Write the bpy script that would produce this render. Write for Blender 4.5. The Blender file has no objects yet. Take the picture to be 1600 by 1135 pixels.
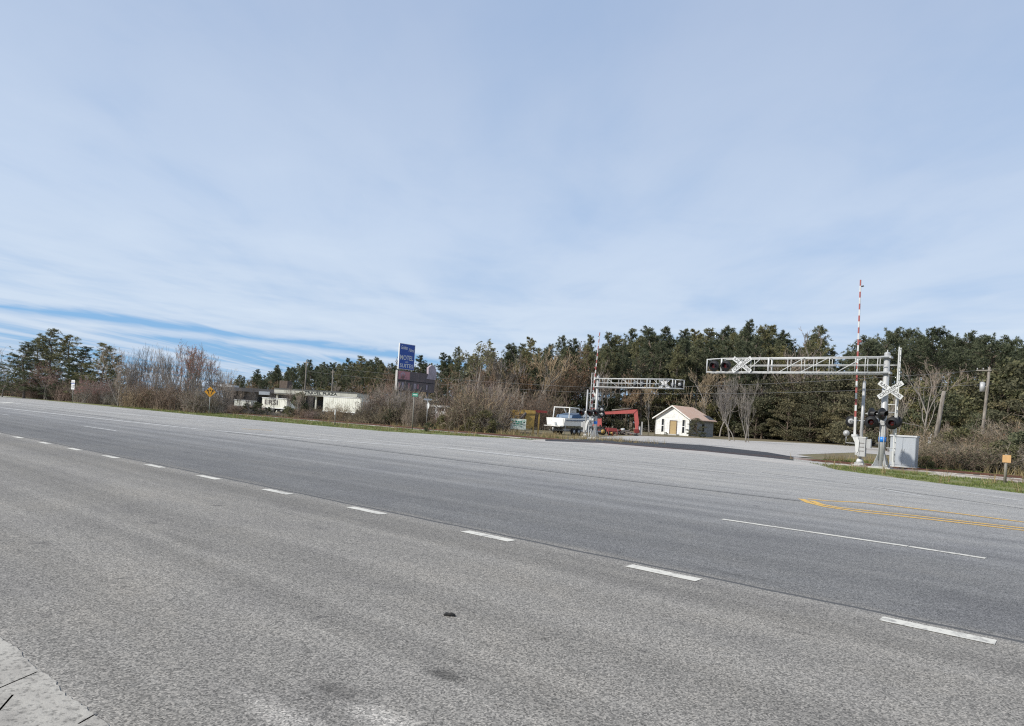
import bpy, math, random
from mathutils import Vector, Matrix, noise
R = math.radians
rnd = random.Random(7)
scene = bpy.context.scene
COL = scene.collection

# ------------------------------------------------------------------ camera frame
F, CX, CY = 1067.0, 800.0, 653.8          # photo pixels (1600 x 1135)
H = 1.35
RHO = math.atan(0.06)
CR, SR = math.cos(RHO), math.sin(RHO)
VPX = -480.0
THETA = math.atan((800 - VPX) / CR / F)    # road direction, left of straight ahead
PHI = -(math.pi / 2 - THETA)               # z rotation of everything set square to the road
AX = Vector((math.sin(THETA), -math.cos(THETA), 0))   # along the road, to the right
BX = Vector((math.cos(THETA), math.sin(THETA), 0))    # across the road, away

cam = bpy.data.cameras.new('camera')
co = bpy.data.objects.new('camera', cam); COL.objects.link(co)
co.matrix_world = Matrix(((CR, -SR, 0, 0), (0, 0, -1, 0), (SR, CR, 0, H), (0, 0, 0, 1)))
# columns: right=(CR,0,SR) up=(-SR,0,CR) back=(0,-1,0)
co.matrix_world = Matrix(((CR, -SR, 0, 0), (0, 0, -1, 0), (SR, CR, 0, H), (0, 0, 0, 1)))
cam.sensor_fit = 'HORIZONTAL'; cam.sensor_width = 36; cam.lens = 36 * F / 1600
cam.shift_y = (CY - 567.5) / 1600
cam.clip_start = 0.05; cam.clip_end = 6000
scene.camera = co

def G(px, py, z=0.0):
    "ground point seen at a photo pixel"
    u = (px - CX) / F; v = (CY - py) / F
    d = Vector((u * CR - v * SR, 1, u * SR + v * CR))
    t = (z - H) / d.z
    return Vector((d.x * t, d.y * t, z))
def at(px, Y):
    return Vector(((px - CX) * Y / (F * CR), Y, 0))
def top(px, py, Y):
    X = (px - CX) * Y / (F * CR)
    return H + ((CY - py) * Y / F + X * SR) / CR
def sd(p):
    return Vector((p.x * AX.x + p.y * AX.y, p.x * BX.x + p.y * BX.y, 0))
def W(s, d, z=0.0):
    return AX * s + BX * d + Vector((0, 0, z))

# ------------------------------------------------------------------ materials
MATS = {}
def new_mat(name):
    m = bpy.data.materials.new(name); m.use_nodes = True
    nt = m.node_tree; b = nt.nodes['Principled BSDF']
    MATS[name] = m
    return m, nt, b
def N(nt, t, **kw):
    n = nt.nodes.new(t)
    for k, v in kw.items(): setattr(n, k, v)
    return n
def ramp(nt, pts):
    r = N(nt, 'ShaderNodeValToRGB'); e = r.color_ramp.elements
    while len(e) < len(pts): e.new(0.5)
    for i, (p, c) in enumerate(pts):
        e[i].position = p; e[i].color = (*c, 1) if len(c) == 3 else c
    return r
def mixc(nt, fac, a, b, mode='MIX'):
    m = N(nt, 'ShaderNodeMix', data_type='RGBA', blend_type=mode)
    for sock, v in ((m.inputs[0], fac), (m.inputs[6], a), (m.inputs[7], b)):
        if isinstance(v, (int, float)): sock.default_value = v
        elif isinstance(v, tuple): sock.default_value = (*v, 1)
        else: nt.links.new(v, sock)
    return m.outputs[2]
def noise_tex(nt, vec, scale, detail=4, rough=0.6, dist=0.0):
    n = N(nt, 'ShaderNodeTexNoise'); n.inputs['Scale'].default_value = scale
    n.inputs['Detail'].default_value = detail; n.inputs['Roughness'].default_value = rough
    n.inputs['Distortion'].default_value = dist
    if vec is not None: nt.links.new(vec, n.inputs['Vector'])
    return n.outputs['Fac']
def mapping(nt, vec, scale=(1, 1, 1), rot=(0, 0, 0), loc=(0, 0, 0)):
    m = N(nt, 'ShaderNodeMapping'); m.inputs['Scale'].default_value = scale
    m.inputs['Rotation'].default_value = rot; m.inputs['Location'].default_value = loc
    nt.links.new(vec, m.inputs['Vector']); return m.outputs[0]
def objco(nt):
    return N(nt, 'ShaderNodeTexCoord').outputs['Object']
def bump(nt, b, h, strength, dist):
    bp = N(nt, 'ShaderNodeBump'); bp.inputs['Strength'].default_value = strength
    bp.inputs['Distance'].default_value = dist
    nt.links.new(h, bp.inputs['Height']); nt.links.new(bp.outputs[0], b.inputs['Normal'])

def paint(name, col, rough=0.5, metal=0.0, dirt=(0.10, 0.085, 0.07), amount=0.35, scale=2.5):
    "painted or bare surface with blotchy grime"
    m, nt, b = new_mat(name)
    c = objco(nt)
    n = noise_tex(nt, c, scale, 6, 0.65)
    n2 = noise_tex(nt, mapping(nt, c, (6, 6, 0.7)), scale, 4, 0.6)
    mx = N(nt, 'ShaderNodeMath', operation='MULTIPLY'); nt.links.new(n, mx.inputs[0]); nt.links.new(n2, mx.inputs[1])
    r = ramp(nt, [(0.22, (0, 0, 0)), (0.48, (amount,) * 3)]); nt.links.new(mx.outputs[0], r.inputs[0])
    nt.links.new(mixc(nt, r.outputs[0], col, dirt), b.inputs['Base Color'])
    b.inputs['Roughness'].default_value = rough; b.inputs['Metallic'].default_value = metal
    return m
def leafy(name, c1, c2, trans=0.25, hue=0.25):
    "leaves or twigs: every leaf its own tone, every plant its own cast"
    m, nt, b = new_mat(name)
    g = N(nt, 'ShaderNodeNewGeometry'); oi = N(nt, 'ShaderNodeObjectInfo')
    col = mixc(nt, g.outputs['Random Per Island'], c1, c2)
    r = ramp(nt, [(0, (1 - hue, 1 - hue * 0.9, 1 - hue)), (0.5, (1, 1, 1)), (1, (1 + hue * 1.3, 1 + hue * 0.7, 1))])
    nt.links.new(oi.outputs['Random'], r.inputs[0])
    col = mixc(nt, 1.0, col, r.outputs[0], 'MULTIPLY')
    nt.links.new(col, b.inputs['Base Color']); b.inputs['Roughness'].default_value = 0.75
    b.inputs['Specular IOR Level'].default_value = 0.15
    if trans:
        t = N(nt, 'ShaderNodeBsdfTranslucent'); nt.links.new(col, t.inputs['Color'])
        mx = N(nt, 'ShaderNodeMixShader'); mx.inputs[0].default_value = trans
        nt.links.new(b.outputs[0], mx.inputs[1]); nt.links.new(t.outputs[0], mx.inputs[2])
        nt.links.new(mx.outputs[0], nt.nodes['Material Output'].inputs['Surface'])
    return m
def bark(name, c1, c2, scale=6):
    m, nt, b = new_mat(name)
    n = noise_tex(nt, mapping(nt, objco(nt), (1, 1, 0.25)), scale, 5, 0.7)
    r = ramp(nt, [(0.35, c1), (0.65, c2)]); nt.links.new(n, r.inputs[0])
    nt.links.new(r.outputs[0], b.inputs['Base Color']); b.inputs['Roughness'].default_value = 0.9
    return m

paint('white_paint', (0.57, 0.575, 0.56), 0.5, amount=0.35)
paint('grey_steel', (0.43, 0.435, 0.43), 0.5, 0.2, amount=0.35)
paint('silver_sheet', (0.50, 0.53, 0.56), 0.38, 0.45, dirt=(0.3, 0.3, 0.3), amount=0.4, scale=1.2)
paint('black_paint', (0.012, 0.012, 0.013), 0.5, amount=0.1)
paint('red_paint', (0.31, 0.065, 0.055), 0.55, amount=0.45)
paint('machine_red', (0.58, 0.13, 0.11), 0.5, amount=0.4)
paint('dark_red', (0.22, 0.03, 0.025), 0.5, amount=0.4)
paint('machine_yellow', (0.50, 0.32, 0.08), 0.6, amount=0.8)
paint('blue_band', (0.02, 0.22, 0.72), 0.4, amount=0.1)
paint('sign_blue', (0.014, 0.075, 0.36), 0.4, amount=0.2)
paint('sign_white', (0.72, 0.73, 0.72), 0.5, amount=0.3)
paint('sign_green', (0.02, 0.22, 0.15), 0.5, amount=0.3)
paint('sign_pale', (0.60, 0.66, 0.60), 0.5, amount=0.4)
paint('sign_yellow', (0.72, 0.33, 0.02), 0.5, amount=0.2)
paint('board_dark', (0.12, 0.10, 0.10), 0.7, dirt=(0.25, 0.18, 0.17), amount=0.8, scale=1.5)
paint('board_pink', (0.52, 0.24, 0.25), 0.7, dirt=(0.10, 0.07, 0.07), amount=0.9, scale=1.2)
paint('board_white', (0.46, 0.45, 0.43), 0.7, dirt=(0.2, 0.16, 0.13), amount=0.9, scale=1.5)
paint('board_lilac', (0.42, 0.36, 0.40), 0.7, dirt=(0.12, 0.10, 0.10), amount=0.8, scale=1.5)
paint('house_white', (0.78, 0.78, 0.75), 0.7, dirt=(0.34, 0.33, 0.28), amount=0.8, scale=1.0)
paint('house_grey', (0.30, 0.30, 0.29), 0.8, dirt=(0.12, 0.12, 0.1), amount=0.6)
paint('rust_roof', (0.64, 0.42, 0.30), 0.7, dirt=(0.66, 0.54, 0.45), amount=0.9, scale=0.5)
paint('plywood', (0.40, 0.29, 0.14), 0.7, amount=0.4)
paint('dark_glass', (0.02, 0.022, 0.025), 0.15, amount=0.05)
paint('cream_fascia', (0.62, 0.61, 0.52), 0.6, amount=0.4, scale=0.8)
paint('trailer_white', (0.80, 0.80, 0.71), 0.5, dirt=(0.30, 0.30, 0.2), amount=0.7, scale=0.6)
paint('dark_roof', (0.07, 0.07, 0.075), 0.8, amount=0.4)
paint('dark_wall', (0.10, 0.095, 0.085), 0.8, amount=0.5)  # one dark tone for the low buildings' walls and the fascia bands
paint('tyre', (0.015, 0.015, 0.015), 0.85, amount=0.2)
paint('boat_white', (0.80, 0.80, 0.77), 0.3, amount=0.15)
paint('boat_blue', (0.03, 0.09, 0.18), 0.35, amount=0.1)
paint('boat_stripe', (0.10, 0.13, 0.18), 0.35, amount=0.1)
paint('rail_rust', (0.13, 0.060, 0.040), 0.7, 0.3, dirt=(0.05, 0.03, 0.02), amount=0.6)
paint('tie_wood', (0.075, 0.06, 0.05), 0.9, amount=0.4)
paint('concrete', (0.48, 0.47, 0.44), 0.85, amount=0.5)
paint('orange_plate', (0.56, 0.33, 0.14), 0.6, amount=0.3)
paint('post_wood', (0.24, 0.22, 0.19), 0.9, dirt=(0.1, 0.09, 0.075), amount=0.8)
paint('wire', (0.10, 0.10, 0.10), 0.6, amount=0.1)
paint('junk', (0.16, 0.14, 0.13), 0.8, amount=0.6)
m, nt, b = new_mat('red_lens'); b.inputs['Base Color'].default_value = (0.12, 0.004, 0.006, 1); b.inputs['Roughness'].default_value = 0.25
bark('old_pole', (0.10, 0.085, 0.07), (0.30, 0.27, 0.23), 5)
bark('pine_bark', (0.10, 0.08, 0.065), (0.28, 0.225, 0.18))
bark('grey_bark', (0.16, 0.14, 0.12), (0.34, 0.31, 0.27))
bark('brown_bark', (0.09, 0.065, 0.05), (0.20, 0.155, 0.12))
leafy('pine_needles', (0.072, 0.092, 0.056), (0.24, 0.25, 0.155), 0.35, 0.42)
leafy('pine_dry', (0.10, 0.06, 0.03), (0.22, 0.13, 0.07), 0.3)
leafy('evergreen_leaf', (0.054, 0.068, 0.038), (0.185, 0.19, 0.11), 0.3, 0.4)
leafy('olive_leaf', (0.068, 0.070, 0.042), (0.19, 0.178, 0.11), 0.3)
leafy('twig_grey', (0.17, 0.145, 0.125), (0.36, 0.32, 0.28), 0.0, 0.15)
leafy('twig_brown', (0.10, 0.076, 0.060), (0.28, 0.22, 0.175), 0.0, 0.2)
leafy('twig_tan', (0.16, 0.13, 0.095), (0.36, 0.30, 0.21), 0.0, 0.2)
leafy('twig_mauve', (0.13, 0.092, 0.080), (0.31, 0.24, 0.205), 0.0, 0.2)
leafy('dry_leaf', (0.12, 0.075, 0.05), (0.28, 0.19, 0.13), 0.3)
leafy('red_leaf', (0.24, 0.10, 0.09), (0.46, 0.30, 0.28), 0.35)
leafy('bud_green', (0.22, 0.21, 0.11), (0.42, 0.40, 0.25), 0.35)
leafy('grass_green', (0.085, 0.125, 0.03), (0.24, 0.26, 0.09), 0.3, 0.0)
leafy('grass_dry', (0.22, 0.17, 0.08), (0.44, 0.35, 0.19), 0.3, 0.0)

# ground: winter grass, leaf litter and bare soil in patches
m, nt, b = new_mat('soil')
c = objco(nt)
n1 = noise_tex(nt, c, 0.08, 6, 0.65); n2 = noise_tex(nt, c, 2.5, 6, 0.7)
r1 = ramp(nt, [(0.38, (0.13, 0.095, 0.06)), (0.52, (0.17, 0.14, 0.075)), (0.66, (0.11, 0.12, 0.045))]); nt.links.new(n1, r1.inputs[0])
r2 = ramp(nt, [(0.3, (0.55, 0.55, 0.55)), (0.7, (1.4, 1.35, 1.3))]); nt.links.new(n2, r2.inputs[0])
nt.links.new(mixc(nt, 1.0, r1.outputs[0], r2.outputs[0], 'MULTIPLY'), b.inputs['Base Color'])
b.inputs['Roughness'].default_value = 0.95; bump(nt, b, n2, 0.6, 0.1)
m, nt, b = new_mat('verge')
c = objco(nt)
n1 = noise_tex(nt, c, 0.5, 6, 0.7); n2 = noise_tex(nt, c, 9, 5, 0.7)
r1 = ramp(nt, [(0.36, (0.25, 0.20, 0.11)), (0.46, (0.17, 0.175, 0.06)), (0.65, (0.11, 0.15, 0.035))]); nt.links.new(n1, r1.inputs[0])
r2 = ramp(nt, [(0.3, (0.6, 0.6, 0.6)), (0.7, (1.4, 1.35, 1.3))]); nt.links.new(n2, r2.inputs[0])
nt.links.new(mixc(nt, 1.0, r1.outputs[0], r2.outputs[0], 'MULTIPLY'), b.inputs['Base Color'])
b.inputs['Roughness'].default_value = 0.95; bump(nt, b, n2, 0.6, 0.05)
m, nt, b = new_mat('ballast_stone')
c = objco(nt)
v = N(nt, 'ShaderNodeTexVoronoi'); v.inputs['Scale'].default_value = 9; nt.links.new(c, v.inputs['Vector'])
n1 = noise_tex(nt, c, 0.35, 5, 0.6)
r1 = ramp(nt, [(0.40, (0.19, 0.13, 0.10)), (0.58, (0.46, 0.43, 0.38))]); nt.links.new(n1, r1.inputs[0])
r2 = ramp(nt, [(0.0, (0.55, 0.53, 0.5)), (1.0, (1.45, 1.4, 1.35))]); nt.links.new(v.outputs['Color'], r2.inputs[0])
nt.links.new(mixc(nt, 1.0, r1.outputs[0], r2.outputs[0], 'MULTIPLY'), b.inputs['Base Color'])
b.inputs['Roughness'].default_value = 0.95; bump(nt, b, v.outputs['Distance'], 0.8, 0.06)

def asphalt(name, bands, speck=0.5, streak=0.35, seams=(), stains=()):
    "paving laid in strips of different age: bands = [(d, albedo)]"
    m, nt, b = new_mat(name)
    c = objco(nt)
    sep = N(nt, 'ShaderNodeSeparateXYZ'); nt.links.new(c, sep.inputs[0])
    wob = noise_tex(nt, mapping(nt, c, (0.35, 1.2, 1)), 1.0, 4, 0.6)
    ad = N(nt, 'ShaderNodeMath', operation='MULTIPLY_ADD'); nt.links.new(wob, ad.inputs[0]); ad.inputs[1].default_value = 0.5
    nt.links.new(sep.outputs['Y'], ad.inputs[2])
    mr = N(nt, 'ShaderNodeMapRange'); mr.inputs['From Min'].default_value = 0; mr.inputs['From Max'].default_value = 50
    nt.links.new(ad.outputs[0], mr.inputs['Value'])
    r = ramp(nt, [(min(1, (d + 0.25) / 50), cc) for d, cc in bands]); nt.links.new(mr.outputs[0], r.inputs[0])
    col = r.outputs[0]
    # long wheel-path streaks and blotches
    st = noise_tex(nt, mapping(nt, c, (0.03, 1.6, 1)), 1.0, 5, 0.65)
    rs = ramp(nt, [(0.3, (1 - streak,) * 3), (0.7, (1 + streak,) * 3)]); nt.links.new(st, rs.inputs[0])
    col = mixc(nt, 1.0, col, rs.outputs[0], 'MULTIPLY')
    bl = noise_tex(nt, mapping(nt, c, (0.5, 0.9, 1)), 0.9, 7, 0.7, 0.3)
    rb = ramp(nt, [(0.3, (0.84, 0.84, 0.86)), (0.5, (1, 1, 1)), (0.72, (1.10, 1.08, 1.05))]); nt.links.new(bl, rb.inputs[0])
    col = mixc(nt, 1.0, col, rb.outputs[0], 'MULTIPLY')
    # dark oil spots
    sp = noise_tex(nt, c, 2.3, 3, 0.5, 0.5)
    ro = ramp(nt, [(0.70, (1, 1, 1)), (0.76, (0.62, 0.62, 0.64))]); nt.links.new(sp, ro.inputs[0])
    col = mixc(nt, 1.0, col, ro.outputs[0], 'MULTIPLY')
    # aggregate
    ag = N(nt, 'ShaderNodeTexVoronoi'); ag.inputs['Scale'].default_value = 120; nt.links.new(c, ag.inputs['Vector'])
    bw = N(nt, 'ShaderNodeRGBToBW'); nt.links.new(ag.outputs['Color'], bw.inputs[0])
    ra = ramp(nt, [(0.15, (1 - speck,) * 3), (0.5, (1, 1, 1)), (0.85, (1 + speck * 1.1, 1 + speck * 1.05, 1 + speck))]); nt.links.new(bw.outputs[0], ra.inputs[0])
    col = mixc(nt, 1.0, col, ra.outputs[0], 'MULTIPLY')
    fn = noise_tex(nt, c, 75, 4, 0.72)
    rf = ramp(nt, [(0.3, (1 - speck * 0.55,) * 3), (0.7, (1 + speck * 0.55,) * 3)]); nt.links.new(fn, rf.inputs[0])
    col = mixc(nt, 1.0, col, rf.outputs[0], 'MULTIPLY')
    for (s0, d0, rs_, rd_, depth_) in stains:
        o1 = mapping(nt, c, (1 / rs_, 1 / rd_, 0), (0, 0, 0), (-s0 / rs_, -d0 / rd_, 0))
        ln = N(nt, 'ShaderNodeVectorMath', operation='LENGTH'); nt.links.new(o1, ln.inputs[0])
        nz = noise_tex(nt, c, 1.6 / min(rs_, rd_), 6, 0.75)
        a3 = N(nt, 'ShaderNodeMath', operation='MULTIPLY_ADD'); nt.links.new(nz, a3.inputs[0]); a3.inputs[1].default_value = 1.0; nt.links.new(ln.outputs['Value'], a3.inputs[2])
        rr_ = ramp(nt, [(0.36, (depth_,) * 3), (0.72, (1, 1, 1))]); sc_ = N(nt, 'ShaderNodeMath', operation='MULTIPLY'); sc_.inputs[1].default_value = 0.5
        nt.links.new(a3.outputs[0], sc_.inputs[0]); nt.links.new(sc_.outputs[0], rr_.inputs[0])
        col = mixc(nt, 1.0, col, rr_.outputs[0], 'MULTIPLY')
    for d0, wd, dark in seams:
        w2 = noise_tex(nt, mapping(nt, c, (0.6, 0, 0)), 1.0, 4, 0.6)
        a2 = N(nt, 'ShaderNodeMath', operation='MULTIPLY_ADD'); nt.links.new(w2, a2.inputs[0]); a2.inputs[1].default_value = 0.16
        nt.links.new(sep.outputs['Y'], a2.inputs[2])
        s1 = N(nt, 'ShaderNodeMath', operation='COMPARE'); nt.links.new(a2.outputs[0], s1.inputs[0])
        s1.inputs[1].default_value = d0 + 0.08; s1.inputs[2].default_value = wd
        col = mixc(nt, s1.outputs[0], col, dark)
    nt.links.new(col, b.inputs['Base Color']); b.inputs['Roughness'].default_value = 0.85
    b.inputs['Specular IOR Level'].default_value = 0.2
    bump(nt, b, bw.outputs[0], 0.6, 0.006)
    return m
A1, A2, A3, A4 = (0.236, 0.223, 0.200), (0.170, 0.168, 0.163), (0.24, 0.238, 0.232), (0.33, 0.322, 0.302)
asphalt('highway_asphalt', [(0, A1), (5.98, A1), (6.06, A2), (8.0, A2), (11.5, A3), (13.5, (0.26, 0.256, 0.246)), (17, A4), (40, (0.38, 0.372, 0.35))],
        0.55, 0.20, seams=((5.99, 0.03, (0.10, 0.10, 0.10)),), stains=[(*sd(G(px_, py_))[:2], a_, b_, k_) for px_, py_, a_, b_, k_ in
    ((695, 1058, 0.18, 0.09, 0.48), (530, 1085, 0.26, 0.12, 0.62), (785, 1106, 0.06, 0.035, 0.6), (480, 1020, 0.05, 0.03, 0.6), (850, 1000, 0.05, 0.03, 0.55), (1250, 990, 0.3, 0.08, 0.75), (715, 1036, 0.05, 0.025, 0.6), (475, 1086, 0.03, 0.02, 0.45), (845, 1072, 0.035, 0.02, 0.55), (300, 850, 0.6, 0.25, 0.85), (1150, 900, 0.7, 0.1, 0.8), (450, 1128, 0.5, 0.12, 1.55), (600, 1126, 0.40, 0.13, 1.6))])
asphalt('side_asphalt', [(0, (0.40, 0.385, 0.36)), (50, (0.42, 0.40, 0.37))], 0.25, 0.15)
asphalt('patch_asphalt', [(0, (0.055, 0.056, 0.06)), (50, (0.055, 0.056, 0.06))], 0.35, 0.2)
asphalt('old_patch', [(0, (0.14, 0.14, 0.15)), (50, (0.14, 0.14, 0.15))], 0.35, 0.2)
def worn(name, col, under):
    m, nt, b = new_mat(name)
    c = objco(nt)
    n = noise_tex(nt, c, 16, 6, 0.75)
    n4 = noise_tex(nt, c, 2.2, 3, 0.6); mx = N(nt, 'ShaderNodeMath', operation='MULTIPLY_ADD'); nt.links.new(n4, mx.inputs[0]); mx.inputs[1].default_value = 0.5; nt.links.new(n, mx.inputs[2]); n = mx.outputs[0]
    r = ramp(nt, [(0.58, under), (0.76, col)]); nt.links.new(n, r.inputs[0])
    nt.links.new(r.outputs[0], b.inputs['Base Color']); b.inputs['Roughness'].default_value = 0.7
worn('line_white', (0.64, 0.615, 0.54), (0.30, 0.285, 0.26))
worn('seam_tar', (0.09, 0.09, 0.09), (0.17, 0.17, 0.17))
worn('line_yellow', (0.66, 0.40, 0.08), (0.42, 0.30, 0.14))
worn('line_faded', (0.55, 0.54, 0.51), (0.38, 0.375, 0.36))
m, nt, b = new_mat('apron_concrete')
c = objco(nt)
n1 = noise_tex(nt, c, 3.0, 7, 0.7); n2 = noise_tex(nt, c, 40, 4, 0.7)
r1 = ramp(nt, [(0.3, (0.27, 0.25, 0.22)), (0.6, (0.43, 0.405, 0.355))]); nt.links.new(n1, r1.inputs[0])
r2 = ramp(nt, [(0.36, (0.45, 0.45, 0.45)), (0.50, (1, 1, 1))]); nt.links.new(n2, r2.inputs[0])
nt.links.new(mixc(nt, 1.0, r1.outputs[0], r2.outputs[0], 'MULTIPLY'), b.inputs['Base Color'])
b.inputs['Roughness'].default_value = 0.9; bump(nt, b, n2, 0.4, 0.01)

# ------------------------------------------------------------------ mesh builder
class MB:
    def __init__(s): s.V = []; s.Fc = []; s.mi = []; s.keys = []; s.sm = []; s.T = Matrix()
    def k(s, m):
        if m not in s.keys: s.keys.append(m)
        return s.keys.index(m)
    def add(s, vs, fs, m, smooth=False):
        o = len(s.V); T = s.T
        s.V += [tuple(T @ Vector(v)) for v in vs]
        i = s.k(m)
        for f in fs: s.Fc.append([o + a for a in f]); s.mi.append(i); s.sm.append(smooth)
    def box(s, c, d, m, rot=None, taper=1.0):
        x, y, z = d[0] / 2, d[1] / 2, d[2] / 2
        vs = [Vector((sx * x * (taper if sz > 0 else 1), sy * y * (taper if sz > 0 else 1), sz * z)) for sz in (-1, 1) for sy in (-1, 1) for sx in (-1, 1)]
        if rot is not None: vs = [rot @ v for v in vs]
        c = Vector(c)
        s.add([v + c for v in vs], [(0, 2, 3, 1), (4, 5, 7, 6), (0, 1, 5, 4), (2, 6, 7, 3), (0, 4, 6, 2), (1, 3, 7, 5)], m)
    def tube(s, pts, r, m, n=8, caps=True, smooth=True):
        pts = [Vector(p) for p in pts]
        if not isinstance(r, (list, tuple)): r = [r] * len(pts)
        vs, fs = [], []
        up = None
        for i, p in enumerate(pts):
            d = (pts[min(i + 1, len(pts) - 1)] - pts[max(i - 1, 0)])
            if d.length < 1e-9: d = Vector((0, 0, 1))
            d.normalize()
            if up is None: up = d.orthogonal().normalized()
            else:
                up = up - d * up.dot(d)
                up = up.normalized() if up.length > 1e-6 else d.orthogonal().normalized()
            w = d.cross(up)
            for j in range(n):
                a = 2 * math.pi * j / n
                vs.append(p + (up * math.cos(a) + w * math.sin(a)) * r[i])
        for i in range(len(pts) - 1):
            for j in range(n):
                k = (j + 1) % n
                fs.append((i * n + j, i * n + k, (i + 1) * n + k, (i + 1) * n + j))
        if caps:
            fs.append(tuple(range(n - 1, -1, -1))); fs.append(tuple((len(pts) - 1) * n + j for j in range(n)))
        s.add(vs, fs, m, smooth)
    def bar(s, p, q, r, m, n=6): s.tube([p, q], r, m, n)
    def extr(s, poly, vec, m):
        poly = [Vector(p) for p in poly]; vec = Vector(vec); n = len(poly)
        vs = poly + [p + vec for p in poly]
        fs = [tuple(range(n - 1, -1, -1)), tuple(range(n, 2 * n))] + [(i, (i + 1) % n, n + (i + 1) % n, n + i) for i in range(n)]
        s.add(vs, fs, m)
    def ball(s, c, r, m, sc=(1, 1, 1), n=12):
        c = Vector(c); vs, fs = [], []
        h = n // 2
        for i in range(h + 1):
            t = math.pi * i / h
            for j in range(n):
                a = 2 * math.pi * j / n
                vs.append(c + Vector((r * sc[0] * math.sin(t) * math.cos(a), r * sc[1] * math.sin(t) * math.sin(a), r * sc[2] * math.cos(t))))
        for i in range(h):
            for j in range(n):
                k = (j + 1) % n
                fs.append((i * n + j, (i + 1) * n + j, (i + 1) * n + k, i * n + k))
        s.add(vs, fs, m, True)
    def text(s, t, size, m, M, width=None, depth=0.0, shear=0.0):
        "flat lettering, M places its local x/y plane"
        cu = bpy.data.curves.new('t', 'FONT'); cu.body = t; cu.size = size; cu.align_x = 'CENTER'; cu.align_y = 'CENTER'
        cu.resolution_u = 2; cu.shear = shear; cu.offset = size * 0.012
        ob = bpy.data.objects.new('t', cu); me = bpy.data.meshes.new_from_object(ob)
        vs = [v.co.copy() for v in me.vertices]
        if width and vs:
            w = max(v.x for v in vs) - min(v.x for v in vs)
            for v in vs: v.x *= width / w
        fs = [tuple(p.vertices) for p in me.polygons]
        s.add([M @ v for v in vs], fs, m)
        bpy.data.meshes.remove(me); bpy.data.objects.remove(ob); bpy.data.curves.remove(cu)
    def mesh(s, name):
        me = bpy.data.meshes.new(name); me.from_pydata(s.V, [], s.Fc)
        for k in s.keys: me.materials.append(MATS[k])
        me.polygons.foreach_set('material_index', s.mi); me.polygons.foreach_set('use_smooth', s.sm)
        me.update(); return me
    def build(s, name, parent=None):
        o = bpy.data.objects.new(name, s.mesh(name)); COL.objects.link(o)
        if parent is not None: o.parent = parent
        return o
def tag(o, label=None, cat=None, group=None, kind=None):
    if label: o['label'] = label
    if cat: o['category'] = cat
    if group: o['group'] = group
    if kind: o['kind'] = kind
    return o
def thing(name, loc, rz, label, cat, group=None):
    o = bpy.data.objects.new(name, None); COL.objects.link(o)
    o.location = loc; o.rotation_euler.z = rz; o.empty_display_size = 0.3
    return tag(o, label, cat, group)
def kids(o): return [c for c in bpy.data.objects if c.parent == o]
def copy_tree(o, parent=None):
    c = o.copy(); COL.objects.link(c)
    if parent is not None: c.parent = parent
    for ch in KIDS.setdefault(o.name, kids(o)): copy_tree(ch, c)
    return c
KIDS = {}
def FACE(x, y, z):     # lettering plane facing local -y
    return Matrix(((1, 0, 0, x), (0, 0, -1, y), (0, 1, 0, z), (0, 0, 0, 1)))

# ------------------------------------------------------------------ setting
def sheet(name, poly, z, mat, kind='structure', label=None, cat=None):
    "a flat sheet in road coordinates (local x along the road, y across it)"
    mb = MB(); mb.add([(p[0], p[1], z) for p in poly], [tuple(range(len(poly)))], mat)
    o = mb.build(name); o.rotation_euler.z = PHI
    return tag(o, label, cat, None, kind)
mb = MB()
mb.add([(-1500, -1500, 0), (1500, -1500, 0), (1500, 1500, 0), (-1500, 1500, 0)], [(0, 1, 2, 3)], 'soil')
tag(mb.build('ground'), kind='structure')
edge_px = [(-300, 590.5), (0, 619), (160, 634.5), (320, 650), (600, 674.5), (700, 680.5), (800, 685.5), (850, 689)]
EDGE_L = [sd(G(*p)) for p in edge_px]
EDGE_R = [sd(G(*p)) for p in [(1240, 719.5), (1310, 735), (1421, 750), (1600, 772), (1900, 811)]]
e = [(p.x, p.y) for p in EDGE_L + EDGE_R]
e = [(-900, e[0][1])] + e + [(400, e[-1][1])]
def tri_sheet(name, near, far, z, mat, **k):
    "strip between two matching polylines"
    n = len(near); mb = MB()
    mb.add([(p[0], p[1], z) for p in near] + [(p[0], p[1], z) for p in far], [(i, i + 1, n + i + 1, n + i) for i in range(n - 1)], mat)
    o = mb.build(name); o.rotation_euler.z = PHI
    return tag(o, kind='structure', **k)
tri_sheet('highway', [(p[0], -60) for p in e], e, 0.008, 'highway_asphalt')
RAIL_D = 38.4
# verges between the highway and the track
vl = [(-900, e[0][1])] + [(p.x, p.y) for p in EDGE_L]
tri_sheet('verge', vl, [(p[0], RAIL_D + 3) for p in vl], 0.004, 'verge')
vr = [(p.x, p.y) for p in EDGE_R] + [(400, EDGE_R[-1].y)]
tri_sheet('verge', vr, [(p[0], RAIL_D + 11) for p in vr], 0.004, 'verge')
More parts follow.
